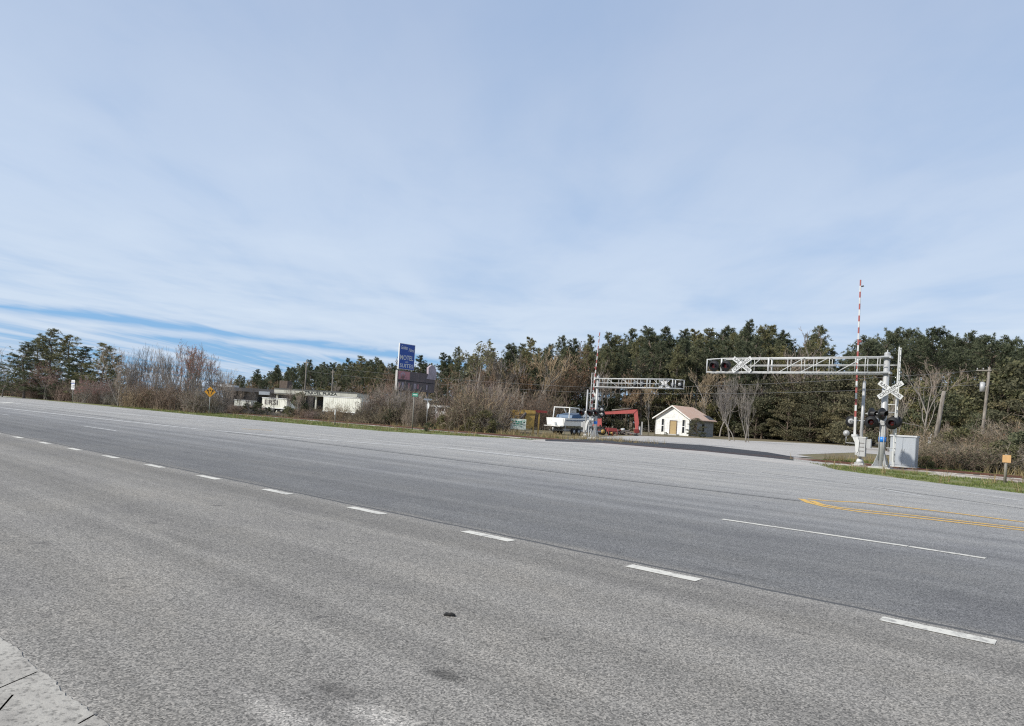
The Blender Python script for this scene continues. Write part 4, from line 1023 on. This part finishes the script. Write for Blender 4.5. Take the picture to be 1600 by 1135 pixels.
def leafy_tree(seed, Hh, Wd, mat, n=4200, size=0.17, z0=0.12, bmat='brown_bark', clumps=34, flat=1.0):
    "broad evergreen: many leaf clumps of unequal size held on limbs, with holes between"
    r = random.Random(seed); limbs = []; cl = Cloud()
    tk = [Vector((0, 0, -0.1)), Vector((r.gauss(0, .1), r.gauss(0, .1), Hh * 0.35)), Vector((r.gauss(0, .2), r.gauss(0, .2), Hh * 0.85))]
    limbs.append((tk, [0.022 * Hh, 0.016 * Hh, 0.004 * Hh], 7))
    for i in range(clumps):
        u = z0 + (0.98 - z0) * ((i + r.random()) / clumps); prof = (math.sin(math.pi * min(1, 0.20 + 0.8 * u))) ** 0.6
        a = r.uniform(0, 6.28); rad = Wd / 2 * prof * math.sqrt(r.uniform(0.1, 1))
        c = Vector((math.cos(a) * rad, math.sin(a) * rad, Hh * u * 0.96))
        zz = max(0.1, min(0.8, u - 0.22)) * Hh; b0 = tk[0].lerp(tk[2], zz / (Hh * 0.85))
        limbs.append(([b0, b0.lerp(c, 0.55) + Vector((0, 0, 0.04 * Hh)), c], [0.007 * Hh, 0.004 * Hh, 0.0015 * Hh], 3))
        cr = Wd * r.uniform(0.09, 0.19)
        for _ in range(int(n / clumps)):
            v = rv(r); v = v.normalized() * cr * (r.random() ** 0.4)
            cl.leaf(r, c + Vector((v.x, v.y, v.z * 0.7 * flat)), size)
    return limb_mesh('leafy_trunk', limbs, bmat), cl.mesh('leafy_crown', mat)
def bramble(seed, Hh=3.0, Wd=4.0, stems=120, leafmat='dry_leaf', nl=900, tmat='twig_brown', lsz=0.06):
    "thicket: arching canes with side twigs and clinging leaves"
    r = random.Random(seed); cl = Cloud(); lf = Cloud()
    tips = []
    for i in range(stems):
        a = r.uniform(0, 6.28); rad = Wd / 2 * math.sqrt(r.random()); p = Vector((math.cos(a) * rad, math.sin(a) * rad, 0))
        hh = Hh * r.uniform(0.5, 1.08) * (1 - 0.45 * (rad / (Wd / 2)) ** 2)
        d = Vector((r.gauss(0, .25), r.gauss(0, .25), 1)).normalized(); arch = Vector((r.gauss(0, .5), r.gauss(0, .5), -0.32)); pts = [p]
        for k in range(5):
            p = p + d * hh / 4.2; d = (d + arch * 0.25 + rv(r, 0.12)).normalized(); pts.append(p)
        rr = r.uniform(0.010, 0.022)
        for k in range(5): cl.twig(pts[k], pts[k + 1], rr * (1 - 0.15 * k), rr * (0.85 - 0.15 * k))
        for k in range(8):
            j = r.randrange(1, 5); c = pts[j].lerp(pts[j + 1], r.random()); e2 = c + (rv(r, 0.5) + Vector((0, 0, 0.35))) * 0.22 * Hh * r.uniform(0.5, 1.2)
            cl.twig(c, e2, 0.010, 0.006); tips.append((c, e2))
            if r.random() < 0.6:
                m_ = c.lerp(e2, 0.5); cl.twig(m_, m_ + rv(r, 0.09 * Hh), 0.008, 0.005)
    for _ in range(nl):
        c, e2 = r.choice(tips); lf.leaf(r, c.lerp(e2, r.random()) + rv(r, 0.05), lsz)
    return cl.mesh('bramble_canes', tmat), lf.mesh('bramble_leaves', leafmat)

def place(name, parts, loc, sc, rz, label, cat, group, lean=0.0):
    "a plant: an Empty at its foot with one mesh per part"
    o = bpy.data.objects.new(name, None); COL.objects.link(o)
    o.location = loc; o.rotation_euler = (lean, 0, rz); o.scale = sc if isinstance(sc, tuple) else (sc,) * 3
    tag(o, label, cat, group)
    for pn, me in parts:
        if me is None: continue
        c = bpy.data.objects.new(pn, me); COL.objects.link(c); c.parent = o
    return o
PW = [pine(10 + i, 'wood') for i in range(6)]
PF = [pine(30 + i, 'full') for i in range(3)]
PU = [pine(50 + i, 'umbrella') for i in range(4)]
BT = [bare(70 + i, 12, 0.42) for i in range(4)]
BS = [bare(80 + i, 8, 0.34, 3, depth=4, upk=0.22) for i in range(4)]
BF = [bare(70 + i, 12, 0.42, tr=0.026, tmat='twig_tan' if i % 2 else 'twig_grey') for i in range(4)]
BR = [bare(90, 9, 0.4, 2, 'red_leaf', 1, depth=5), bare(91, 8, 0.45, 3, 'red_leaf', 3, depth=4)]
BG = [bare(95, 12, 0.40, 1, 'bud_green', 2, depth=5, tr=0.022, lsz=0.17), bare(96, 12, 0.45, 1, 'dry_leaf', 2, bmat='brown_bark', tmat='twig_tan', depth=5, tr=0.024, lsz=0.15)]
EV = [leafy_tree(110 + i, 8, 7.5, 'evergreen_leaf') for i in range(3)]
OL = [leafy_tree(120 + i, 8, 8.5, 'olive_leaf', 4600, 0.15, 0.05, flat=0.5) for i in range(3)]
SH = [leafy_tree(130 + i, 2.4, 3.0, 'evergreen_leaf', 2600, 0.085, 0.03, clumps=26) for i in range(2)]
BB = [bramble(140, 3, 4, 110), bramble(141, 3, 4, 110, tmat='twig_mauve', nl=500), bramble(142, 3, 4, 90, 'olive_leaf', 1100, tmat='twig_grey')]
BN = [bramble(145, 3, 4, 70, 'dry_leaf', 500, tmat='twig_tan'), bramble(146, 3, 3.6, 60, 'olive_leaf', 900, tmat='twig_tan')]
BE = [bramble(150 + i, 2.6, 3.8, 90, 'olive_leaf', 1900, lsz=0.075) for i in range(2)]
NAMES = {'P': ('trunk', 'crown')}
def FY(px, Y):
    'the wood stands well behind the house and the side road'
    return Y if Y < 100 else Y * (1.42 if px < 1335 else 1.2)
def put_pine(px, py, Y, var, label, group=None, name='pine_tree', wide=1.0):
    Y = FY(px, Y); h = top(px, py, Y)
    tr_, cr_ = var
    s_ = h / 20.0; w_ = s_ * rnd.uniform(0.9, 1.15) * wide
    return place(name, (('trunk', tr_), ('crown', cr_)), at(px, Y), (w_, w_, s_), rnd.uniform(0, 6.28), label, 'pine tree', group)
sky = [(375, 586), (400, 577), (430, 570), (480, 563), (500, 566), (540, 560), (562, 557), (590, 559), (605, 568), (650, 556), (690, 552), (710, 542), (735, 553), (760, 545), (790, 538), (820, 527), (850, 538), (870, 525), (890, 530), (912, 523), (940, 520), (960, 525), (980, 513), (1010, 512), (1030, 511), (1060, 515), (1080, 515), (1100, 514), (1120, 511), (1155, 500), (1180, 510), (1200, 509), (1222, 519), (1265, 509), (1290, 545), (1320, 549), (1345, 530), (1390, 518), (1420, 518), (1455, 516), (1500, 524), (1530, 528), (1570, 531), (1595, 545), (1640, 545), (1700, 545)]
def skyline(px):
    for (a, ya), (b2, yb) in zip(sky, sky[1:]):
        if a <= px <= b2: return ya + (yb - ya) * (px - a) / (b2 - a)
    return sky[0][1] if px < sky[0][0] else sky[-1][1]
GW = ('tall dark green pine in the wood behind the plaza and motel sign', 'pines of the wood behind the motel sign')
GC = ('tall dark pine with bare lower trunk in the wood behind the crossing', 'pines of the wood behind the crossing')
GR = ('pine with a flat spreading crown above the brush on the right', 'flat-crowned pines on the right')
for px, py in sky:
    if px >= 1330: continue
    Y = rnd.uniform(128, 150)
    lab = GW if px < 700 else GC
    put_pine(px + rnd.uniform(-3, 3), py, Y, rnd.choice(PW), *lab, wide=rnd.uniform(0.9, 1.35))
px = 366.0
while px < 1335:
    for row, (Y0, drop) in enumerate(((122, 14), (138, 5), (158, 9), (176, 6))):
        if px > 1270 and row < 1: continue
        q = px + rnd.uniform(-9, 9)
        if abs(q - 1292) < 16 or abs(q-1245) < 10: drop = drop + 24
        lab = GW if q < 700 else GC
        put_pine(q, skyline(q) + (drop * 0.5 + rnd.uniform(0, 10) if q < 640 else drop + rnd.uniform(0, 20)), Y0 + rnd.uniform(-6, 6), rnd.choice(PW), *lab)
    px += 19 if px > 640 else 14
# flat-crowned pines on the right
for px, py, Y in ((1345, 531, 105), (1385, 518, 108), (1412, 518, 112), (1452, 516, 98), (1478, 528, 106), (1505, 525, 100), (1535, 528, 96), (1570, 531, 104), (1600, 545, 98), (1640, 540, 100), (1366, 545, 122), (1430, 535, 120), (1520, 540, 118), (1582, 548, 112)):
    put_pine(px, py, Y, rnd.choice(PU), *GR)
for px, py, Y in ((1380, 560, 130), (1440, 550, 128), (1490, 548, 132), (1550, 552, 126), (1610, 550, 130), (1350, 565, 132)):
    put_pine(px, py, Y, rnd.choice(PW), *GR)
for px in range(1345, 1680, 15):
    put_pine(px, skyline(px) + rnd.uniform(28, 55), 150 + rnd.uniform(-6, 8), rnd.choice(PW), 'dark pine seen between the trunks of the flat-crowned pines on the right', 'pines behind the flat-crowned ones')
# pine clump, far left
for px, py, Y, v, lab in ((-14, 556, 118, 0, 'dark pine at the left edge of the photo, cut off by the frame'),
                          (38, 535, 116, 1, 'ragged pine standing left of the tallest pine of the clump'),
                          (78, 515, 118, 2, 'tallest pine of the roadside clump on the far left'),
                          (104, 524, 122, 0, 'full pine crowding against the right side of the tallest one'),
                          (128, 542, 114, 1, 'lower pine in the gap between two taller ones of the clump'),
                          (158, 537, 112, 2, 'dense pine at the right end of the roadside clump'),
                          (58, 528, 124, 2, 'pine filling the gap left of the tallest roadside pine'),
                          (182, 556, 118, 0, 'small pine behind bare saplings at the right end of the clump')):
    put_pine(px, py, Y * 0.84, PF[v], lab, wide=1.75)
def put_bare(px, py, Y, var, label, group=None, H0=12.0, cat='bare tree', name='bare_tree', wide=1.0):
    Y = FY(px, Y); s_ = top(px, py, Y) / H0
    tk, tw, lf = var
    return place(name, (('trunk', tk), ('twigs', tw), ('leaves', lf)), at(px, Y), (s_ * wide, s_ * wide, s_), rnd.uniform(0, 6.28), label, cat, group)
# measure true heights of the bare trees
def zmax(ms): return max((v.co.z for m_ in ms if m_ for v in m_.vertices), default=1)
for px, py, Y, i in ((745, 530, 108, 0),): put_bare(px, py, Y, BG[0], 'pale budding tree standing out of the wood right of the motel sign', None, zmax(BG[0]))
for px, py, Y, i in ((835, 540, 112, 1),): put_bare(px, py, Y, BF[1], 'wide grey leafless tree in front of the dark pines left of the far gate', None, zmax(BF[1]))
put_bare(800, 545, 114, BF[2], 'grey leafless tree between the budding tree and the wide leafless one', None, zmax(BT[2]))
put_bare(905, 535, 116, BG[1], 'brown twiggy tree directly behind the far gate', None, zmax(BG[1]))
put_bare(1245, 512, 112, BF[0], 'grey leafless tree beside the gap in the wood above the truss arm', None, zmax(BT[0]))
put_bare(1140, 580, 96, BS[0], 'cluster of bare stems right of the white house', None, zmax(BS[0]))
put_bare(1170, 590, 92, BS[1], 'cluster of bare stems leaning under the near truss arm', None, zmax(BS[1]))
put_bare(1440, 560, 84, BT[3], 'grey leafless tree between the near signal and the pole stub', None, zmax(BT[3]))
put_bare(1476, 655, 55, BS[2], 'short forked bare sapling right of the pole stub', None, zmax(BS[2]))
put_bare(1395, 600, 80, BS[3], 'bare stems behind the near signal mast', None, zmax(BS[3]))
for px, py in ((700, 562), (735, 560), (765, 552), (778, 548), (812, 552), (828, 560), (852, 556), (878, 550), (898, 552), (918, 566), (938, 556), (975, 590), (1015, 585), (1125, 570), (1150, 560), (1185, 575), (1205, 590), (1235, 575), (1260, 560), (1300, 575), (1325, 585), (655, 580), (640, 590), (480, 592), (540, 596), (430, 594), (710, 575), (725, 585), (770, 565), (790, 580), (845, 575), (860, 590), (885, 560), (925, 560), (815, 590), (955, 580), (1070, 600), (1110, 600), (620, 560), (560, 585), (600, 580), (525, 590), (1000, 560), (1100, 555), (1215, 560), (870, 560), (680, 575), (1040, 590)):
    i = rnd.randrange(4); put_bare(px, py, 116 + rnd.uniform(-4, 4), BG[1] if rnd.random() < 0.4 else BF[i], 'brownish leafless tree mixed among the pines of the wood', 'leafless trees mixed into the wood', 13.0)
# saplings left of the diamond sign
for i in range(27):
    px = 182 + i * 6.6 + rnd.uniform(-6, 6); v = BS[rnd.randrange(4)]
    py = 552 + rnd.uniform(-18, 40) + (18 if px > 330 else 0)
    put_bare(px, py, max(71, 78 - (px - 180) * 0.05) + rnd.uniform(0, 12), v, 'thin pale leafless sapling in the thicket left of the diamond sign', 'leafless saplings by the road on the left', zmax(v), 'sapling', 'sapling')
for px, py in ((312, 582), (335, 578), (358, 586), (385, 588), (420, 592)): put_bare(px, py, 108, BG[1], 'round brown leafless tree rising behind the thicket and the store', 'round brown trees behind the store', zmax(BG[1]))
put_bare(305, 533, 74, BR[0], 'sapling with pinkish red buds, taller than the thicket around it', None, zmax(BR[0]), 'red-budded tree', 'budding_tree')
for px, py, lab in ((135, 585, 'reddish leafless shrub tree right of the small route sign'), (75, 560, 'rust brown shrub tree in front of the tallest roadside pine'), (160, 588, 'reddish twiggy shrub tree below the right end pine of the clump')):
    put_bare(px, py, 96 if px < 100 else 84, BR[1], lab, None, zmax(BR[1]), 'shrub tree', 'budding_tree', 1.3)
put_bare(4, 540, 98, BT[2], 'grey leafless tree at the far left edge', None, zmax(BT[2]))
# evergreen understory
def put_leafy(px, py, Y, var, label, group=None, H0=8.0, name='evergreen_tree', cat='evergreen tree', wide=1.0):
    Y = FY(px, Y) if cat != 'shrub' else Y; s_ = top(px, py, Y) / H0
    return place(name, (('trunk', var[0]), ('crown', var[1])), at(px, Y), (s_ * wide, s_ * wide, s_), rnd.uniform(0, 6.28), label, cat, group)
GU = ('dark bushy evergreen filling the foot of the wood', 'bushy evergreens at the foot of the wood')
px = 370.0
while px < 1335:
    put_leafy(px + rnd.uniform(-8, 8), 622 + rnd.uniform(-24, 14), 117 + rnd.uniform(-3, 6), rnd.choice(EV + OL[:1]), *GU, wide=1.15)
    put_leafy(px + rnd.uniform(-8, 8), 612 + rnd.uniform(-20, 14), 150 + rnd.uniform(-5, 5), rnd.choice(EV), *GU, wide=1.3)
    px += 24
GT = ('tangled olive brown evergreen in the thicket behind the near truss arm', 'tangled evergreens behind the near truss arm')
for px, py, Y in ((1128, 622, 124), (1160, 600, 120), (1190, 590, 114), (1215, 585, 118), (1245, 592, 112), (1275, 585, 108), (1300, 590, 106), (1325, 578, 104), (1350, 590, 102), (1230, 625, 106), (1265, 630, 104), (1310, 630, 100), (1180, 635, 112)):
    put_leafy(px, py, Y, rnd.choice(OL), *GT)
GB = ('dense dark evergreen in the wood behind the poles on the right', 'dense evergreens behind the poles on the right')
for px, py, Y in ((1385, 610, 92), (1420, 600, 90), (1450, 620, 86), (1480, 610, 92), (1500, 590, 96), (1530, 610, 92), (1560, 570, 84), (1590, 560, 82), (1620, 555, 80), (1650, 560, 78), (1575, 620, 78), (1605, 610, 74), (1545, 640, 78)):
    put_leafy(px, py, Y, rnd.choice(EV + OL), *GB)
for px, py in ((1180, 560), (1210, 556), (1160, 545), (1290, 560), (1120, 560)):
    put_leafy(px, py + 20, 126, rnd.choice(EV), *GU)
def put_bramble(px, py, Y, var, label, group, H0=3.0, name='bramble_bush', cat='bush', wide=1.0):
    s_ = max(0.4, top(px, py, Y)) / H0
    return place(name, (('canes', var[0]), ('leaves', var[1])), at(px, Y), (max(s_, 0.7) * wide, max(s_, 0.7) * wide, s_), rnd.uniform(0, 6.28), label, cat, group)
def rail_Y(px, extra):
    "depth of a line running beside the track at this pixel column"
    X = (px - CX) / (F * CR)
    return (RAIL_D + extra) / (X * BX.x + BX.y)
G1 = ('brown leafless bramble thicket on the far bank of the track left of the motel sign', 'bramble thickets along the track on the left')
G2 = ('brown leafless bramble thicket between the motel sign and the pale board', 'bramble thickets right of the motel sign')
G3 = ('dry brown brush on the bank behind the track at the right edge', 'dry brush on the bank on the right')
G0 = ('low dark brushy thicket at the roadside under the left pines', 'roadside thickets under the left pines')
prof = [(-20, 600), (60, 596), (180, 600), (240, 594), (320, 606), (340, 622), (360, 632), (460, 640), (570, 636), (590, 620), (596, 612), (655, 620), (676, 642), (706, 644), (724, 606), (760, 606), (790, 618), (815, 640), (850, 662)]
def interp(tab, px):
    for (a, ya), (b2, yb) in zip(tab, tab[1:]):
        if a <= px <= b2: return ya + (yb - ya) * (px - a) / (b2 - a)
    return tab[-1][1]
edge_z = [(-300, 190), (-20, 118), (0, 111), (80, 93), (160, 80), (240, 71), (330, 64)]
px = -15.0
while px < 772:
    ext = rnd.uniform(3.5, 6.5)
    Y = rail_Y(px, ext) if px > 330 else interp(edge_z, px) + ext * 1.6 - 2
    g = G0 if px < 180 else G1 if px < 580 else G2
    if not (775 < px < 800 and False):
        put_bramble(px + rnd.uniform(-3, 3), interp(prof, px) + rnd.uniform(-12, 24), Y, rnd.choice(BB if rnd.random() < 0.6 else BE + BN), *g, wide=0.42 if 632 < px < 735 else rnd.uniform(0.6, 1.05))
    if rnd.random() < 0.75 and not 668 < px < 724 and not 405 < px < 460 and not 495 < px < 575:
        put_bramble(px + rnd.uniform(-5, 5), interp(prof, px) + rnd.uniform(-8, 4), Y + 7, rnd.choice(BB), *g)
    px += 9.5
for px, py, Y in ((600, 592, 80), (612, 606, 80), (640, 614, 78), (660, 612, 78), (760, 585, 88), (800, 604, 90), (838, 612, 94), (850, 600, 92), (780, 596, 80)):
    put_bramble(px, py, Y, rnd.choice(BB), 'tall brown vine thicket climbing by the old motel board and beyond', 'tall vine thickets around the motel sign', wide=0.6)
for px, py, ex, lab in ((385, 630, 5, 'dark glossy shrub by the track left of the lettered trailer'), (402, 628, 4.5, 'larger dark shrub against the left end of the lettered trailer'), (452, 636, 3.5, 'low spreading green shrub below the lettered trailer'), (465, 612, 6, 'tall dark ivy-clad shrub between the two white trailers'), (564, 640, 6, 'dark shrub at the right end of the long white trailer'), (690, 648, 4.5, 'olive green bush below the camper van'), (672, 660, 0, 'small green shrub at the foot of the edge-on sign'), (757, 640, 4.5, 'dark green shrub in the brambles left of the pale board'), (580, 630, 7, 'green shrub below the motel sign'), (420, 636, 6, 'round green bush against the lettered trailer'), (482, 634, 7, 'bushy green shrub at the left end of the long white trailer'), (348, 634, 6, 'dark shrub right of the diamond sign'), (718, 650, 5, 'pale green bush right of the olive one'), (612, 640, 5, 'olive shrub left of the street name sign'), (735, 652, 4, 'small dark shrub in the brambles right of the camper')):
    put_leafy(px, py, rail_Y(px, ex if ex else -4), SH[rnd.randrange(2)], lab, None, 2.4, 'evergreen_shrub', 'shrub')
put_leafy(1088, 652, 121, OL[1], 'brown green bush against the shaded side of the white house', None, 8.0, 'house_shrub', 'shrub', 0.9)
for px, py, lab in ((1041, 675, 'low green shrub left of the plywood door of the house'), (1098, 675, 'low round shrub at the right foot of the house')):
    put_leafy(px, py, 119, SH[0], lab, None, 2.4, 'evergreen_shrub', 'shrub')
for px in range(1345, 1680, 17):
    put_leafy(px, rnd.uniform(596, 630), 128, rnd.choice(EV + OL[:1]), 'dark bushy evergreen behind the poles and the flat-crowned pines on the right', 'bushy evergreens behind the flat-crowned pines')
for px, py in ((345, 606), (358, 596), (372, 604), (390, 610), (399, 600), (428, 606), (455, 598), (468, 604), (486, 608)):
    v = BS[rnd.randrange(4)]; put_bare(px, py, rail_Y(px, rnd.uniform(4, 9)), v, 'thin bare sapling screening the store and the plaza', 'saplings in front of the plaza', zmax(v), 'sapling', 'sapling')
for px, py in ((350, 628), (366, 634), (380, 640), (470, 636), (488, 640), (574, 632), (560, 642), (505, 646)):
    put_bramble(px, py, rail_Y(px, 4.5), rnd.choice(BE + BB[:2]), 'low bramble in front of the pale trailers', 'brambles in front of the trailers', wide=0.6)
# bank on the right
for i in range(16):
    px = 575 + i * 14.5 + rnd.uniform(-6, 6); v = BS[rnd.randrange(4)]
    if 672 < px < 712: continue
    put_bare(px, interp(prof, px) - rnd.uniform(2, 30), rail_Y(px, rnd.uniform(5, 12)), v, 'bare sapling poking out of the bramble bank around the motel sign', 'saplings in the bramble bank', zmax(v), 'sapling', 'sapling')
for px, py, ex, lab in ((1590, 672, 9, 'green shrub at the right edge behind the orange-topped post'), (1562, 690, 6, 'olive shrub just left of the right edge, behind the track'), (1448, 712, 4, 'low green weeds at the foot of the pole stub'), (1500, 668, 22, 'dark shrub in the brush between the pole stub and the transformer pole')):
    put_leafy(px, py, rail_Y(px, ex), SH[rnd.randrange(2)], lab, None, 2.4, 'evergreen_shrub', 'shrub', 1.2)
px = 1436.0
while px < 1680:
    put_bramble(px, 706 - (px - 1436) * 0.05 + rnd.uniform(-14, 8), rail_Y(px, rnd.uniform(5, 8)), rnd.choice(BN + BE + BB[2:]), *G3)
    put_bramble(px + rnd.uniform(-4, 4), 690 + rnd.uniform(-16, 10), rail_Y(px, rnd.uniform(11, 16)), rnd.choice(BN + BE + BB[2:]), *G3)
    put_bramble(px + rnd.uniform(-4, 4), 674 - max(0, px - 1540) * 0.2 + rnd.uniform(-14, 10), rail_Y(px, rnd.uniform(19, 27)), rnd.choice(BN + BE + BB[2:]), *G3)
    px += 13
# ---- grass
def inside(p, poly):
    c = False; j = len(poly) - 1
    for i in range(len(poly)):
        if (poly[i][1] > p[1]) != (poly[j][1] > p[1]) and p[0] < (poly[j][0] - poly[i][0]) * (p[1] - poly[i][1]) / (poly[j][1] - poly[i][1]) + poly[i][0]: c = not c
        j = i
    return c
def grass(name, regions, mat, hh, per, label):
    r = random.Random(name); cl = Cloud()
    for poly, n in regions:
        x0, x1 = min(p[0] for p in poly), max(p[0] for p in poly); y0, y1 = min(p[1] for p in poly), max(p[1] for p in poly); k_ = 0
        while k_ < n:
            s_, d_ = r.uniform(x0, x1), r.uniform(y0, y1)
            k_ += 1
            if not inside((s_, d_), poly): continue
            if noise.noise(Vector((s_ * 0.7, d_ * 0.7, 3))) < -0.12: continue
            c = W(s_, d_)
            for _ in range(per):
                q = c + Vector((r.gauss(0, .05), r.gauss(0, .05), 0)); h_ = hh * r.uniform(0.5, 1.3); a = r.uniform(0, 6.28); w_ = Vector((math.cos(a), math.sin(a), 0)) * 0.012
                o = len(cl.V); cl.V += [q - w_, q + w_, q + Vector((r.gauss(0, .3) * h_, r.gauss(0, .3) * h_, h_))]; cl.Fc.append((o, o + 1, o + 2))
    me = cl.mesh(name, mat); ob = bpy.data.objects.new(name, me); COL.objects.link(ob); tag(ob, label, 'grass', None, 'stuff')
sr = lambda *pix: [tuple(sd(G(*p))[:2]) for p in pix]
left_v = [(p.x, p.y) for p in EDGE_L[2:]] + [(EDGE_L[-1].x, RAIL_D - 1.6), (EDGE_L[2].x, RAIL_D - 1.6)]
right_v = [(p.x, p.y + 0.05) for p in EDGE_R] + [(EDGE_R[-1].x, RAIL_D - 4.6), (EDGE_R[2].x, RAIL_D - 4.6), (EDGE_R[0].x, RAIL_D - 2.4)]
far_r = [(cb + 0.5, RAIL_D + 3.4), (cb + 9, RAIL_D + 3.4), (cb + 9, RAIL_D + 9), (cb + 1, RAIL_D + 9)]
far_l = [(ca - 24, RAIL_D + 3.2), (ca + 1, RAIL_D + 3.2), (ca + 3, RAIL_D + 9), (ca - 20, RAIL_D + 9)]
bank = [(cb + 8, RAIL_D + 3.2), (cb + 40, RAIL_D + 3.2), (cb + 40, RAIL_D + 8), (cb + 8, RAIL_D + 8)]
grass('verge_grass', [(left_v, 12000), (right_v, 9000), (far_r, 4500), (far_l, 2200)], 'grass_green', 0.085, 4, 'short green grass on the verges between highway and track')
grass('dry_grass', [(left_v, 260), (right_v, 120), (far_l, 700), (bank, 1500), (far_r, 250)], 'grass_dry', 0.45, 7, 'tall dry grass tufts on the far side of the track')

# ------------------------------------------------------------------ light and sky
SUN = Vector((-0.90, -0.42, 0)).normalized() * math.cos(R(38)) + Vector((0, 0, math.sin(R(38))))
sl = bpy.data.lights.new('sun', 'SUN'); sl.energy = 4.7; sl.angle = R(2.5); sl.color = (1.0, 0.95, 0.87)
so = bpy.data.objects.new('sun', sl); COL.objects.link(so); so.rotation_euler = (-SUN).to_track_quat('-Z', 'Y').to_euler()
w = bpy.data.worlds.new('World'); scene.world = w; w.use_nodes = True
nt = w.node_tree; bg = nt.nodes['Background']
skyt = N(nt, 'ShaderNodeTexSky', sky_type='NISHITA'); skyt.sun_disc = False
skyt.sun_elevation = R(38); skyt.sun_rotation = math.atan2(SUN.x, SUN.y)
skyt.air_density = 1.0; skyt.dust_density = 0.6; skyt.ozone_density = 1.5
tc = N(nt, 'ShaderNodeTexCoord').outputs['Generated']
sep = N(nt, 'ShaderNodeSeparateXYZ'); nt.links.new(tc, sep.inputs[0])
def M2(op, a, b2=None, c2=None, clamp=False):
    n = N(nt, 'ShaderNodeMath', operation=op); n.use_clamp = clamp
    for i, v in enumerate((a, b2, c2)):
        if v is None: continue
        if isinstance(v, (int, float)): n.inputs[i].default_value = v
        else: nt.links.new(v, n.inputs[i])
    return n.outputs[0]
zz = M2('MAXIMUM', M2('ADD', sep.outputs['Z'], 0.015), 0.02)
cx_, cy_ = M2('DIVIDE', sep.outputs['X'], zz), M2('DIVIDE', sep.outputs['Y'], zz)
cmb = N(nt, 'ShaderNodeCombineXYZ'); nt.links.new(cx_, cmb.inputs[0]); nt.links.new(cy_, cmb.inputs[1])
cv = cmb.outputs[0]                                     # the cloud sheet overhead, seen in perspective
n_big = noise_tex(nt, mapping(nt, cv, (0.30, 0.10, 1), (0, 0, R(10))), 1.0, 5, 0.55, 0.4)
n_str = noise_tex(nt, mapping(nt, cv, (0.9, 0.22, 1), (0, 0, R(14)), (3, 1, 0)), 1.0, 7, 0.6, 0.6)
n_fine = noise_tex(nt, mapping(nt, cv, (1.5, 1.0, 1), (0, 0, R(-25)), (7, 2, 0)), 1.0, 6, 0.52, 0.4)
dens = M2('ADD', M2('MULTIPLY', n_big, 0.34), M2('ADD', M2('MULTIPLY', n_str, 0.36), M2('MULTIPLY', n_fine, 0.40)))
# gap in the sheet low on the left
n_gap = noise_tex(nt, mapping(nt, cv, (0.75, 0.05, 1), (0, 0, R(4)), (1.3, 0, 0)), 1.0, 6, 0.62, 0.3)
g0 = M2('MULTIPLY', M2('ADD', M2('SUBTRACT', cx_, M2('MULTIPLY', cy_, 1.2)), 14.2), 0.64)
gx = M2('ADD', g0, M2('MULTIPLY', M2('SUBTRACT', n_str, 0.5), 1.5))
gap = M2('SUBTRACT', 1.0, M2('MULTIPLY', M2('ABSOLUTE', gx), 1.15), clamp=True)
beyond = M2('MULTIPLY', M2('SUBTRACT', -0.5, gx), 0.8, clamp=True)
gap2 = M2('MULTIPLY', beyond, M2('MULTIPLY', M2('SUBTRACT', n_gap, 0.40), 4.0))
n_low = noise_tex(nt, mapping(nt, tc, (3.0, 3.0, 34.0), (R(4), R(3), 0)), 1.0, 5, 0.6, 0.3)
low = M2('MULTIPLY', M2('SUBTRACT', 1.0, M2('MULTIPLY', M2('ABSOLUTE', M2('SUBTRACT', sep.outputs['Z'], 0.11)), 10.0), clamp=True), M2('MULTIPLY', M2('SUBTRACT', n_low, 0.42), 2.2), clamp=True)
dens = M2('SUBTRACT', dens, M2('MULTIPLY', M2('MAXIMUM', M2('MAXIMUM', gap, gap2), M2('MULTIPLY', low, 0.75)), 0.46))
rc = ramp(nt, [(0.18, (0.10,) * 3), (0.38, (0.70,) * 3), (0.55, (0.92,) * 3), (0.75, (1, 1, 1))]); nt.links.new(dens, rc.inputs[0])
el = ramp(nt, [(0.0, (6.3, 7.2, 8.5)), (0.12, (6.3, 7.35, 8.8)), (0.26, (5.6, 6.7, 8.5)), (0.5, (4.35, 5.35, 7.3)), (1.0, (3.2, 4.0, 5.8))])
for e3 in el.color_ramp.elements: pass
nt.links.new(sep.outputs['Z'], el.inputs[0])
lit = ramp(nt, [(0.3, (0.93, 0.94, 0.96)), (0.7, (1.07, 1.06, 1.03))]); nt.links.new(dens, lit.inputs[0])
ccol = mixc(nt, 1.0, el.outputs[0], lit.outputs[0], 'MULTIPLY')
skyc = mixc(nt, 0.72, mixc(nt, 1.0, skyt.outputs[0], (0.6, 0.9, 1.25), 'MULTIPLY'), (2.3, 4.8, 8.2))
nt.links.new(mixc(nt, rc.outputs[0], skyc, ccol), bg.inputs['Color'])
bg.inputs['Strength'].default_value = 0.1

scene.view_settings.view_transform = 'Standard'; scene.view_settings.look = 'None'
scene.view_settings.exposure = 0; scene.view_settings.gamma = 1
scene.cycles.max_bounces = 5; scene.cycles.diffuse_bounces = 3; scene.cycles.glossy_bounces = 2; scene.cycles.transmission_bounces = 2
scene.cycles.use_denoising = False; scene.cycles.filter_width = 1.2
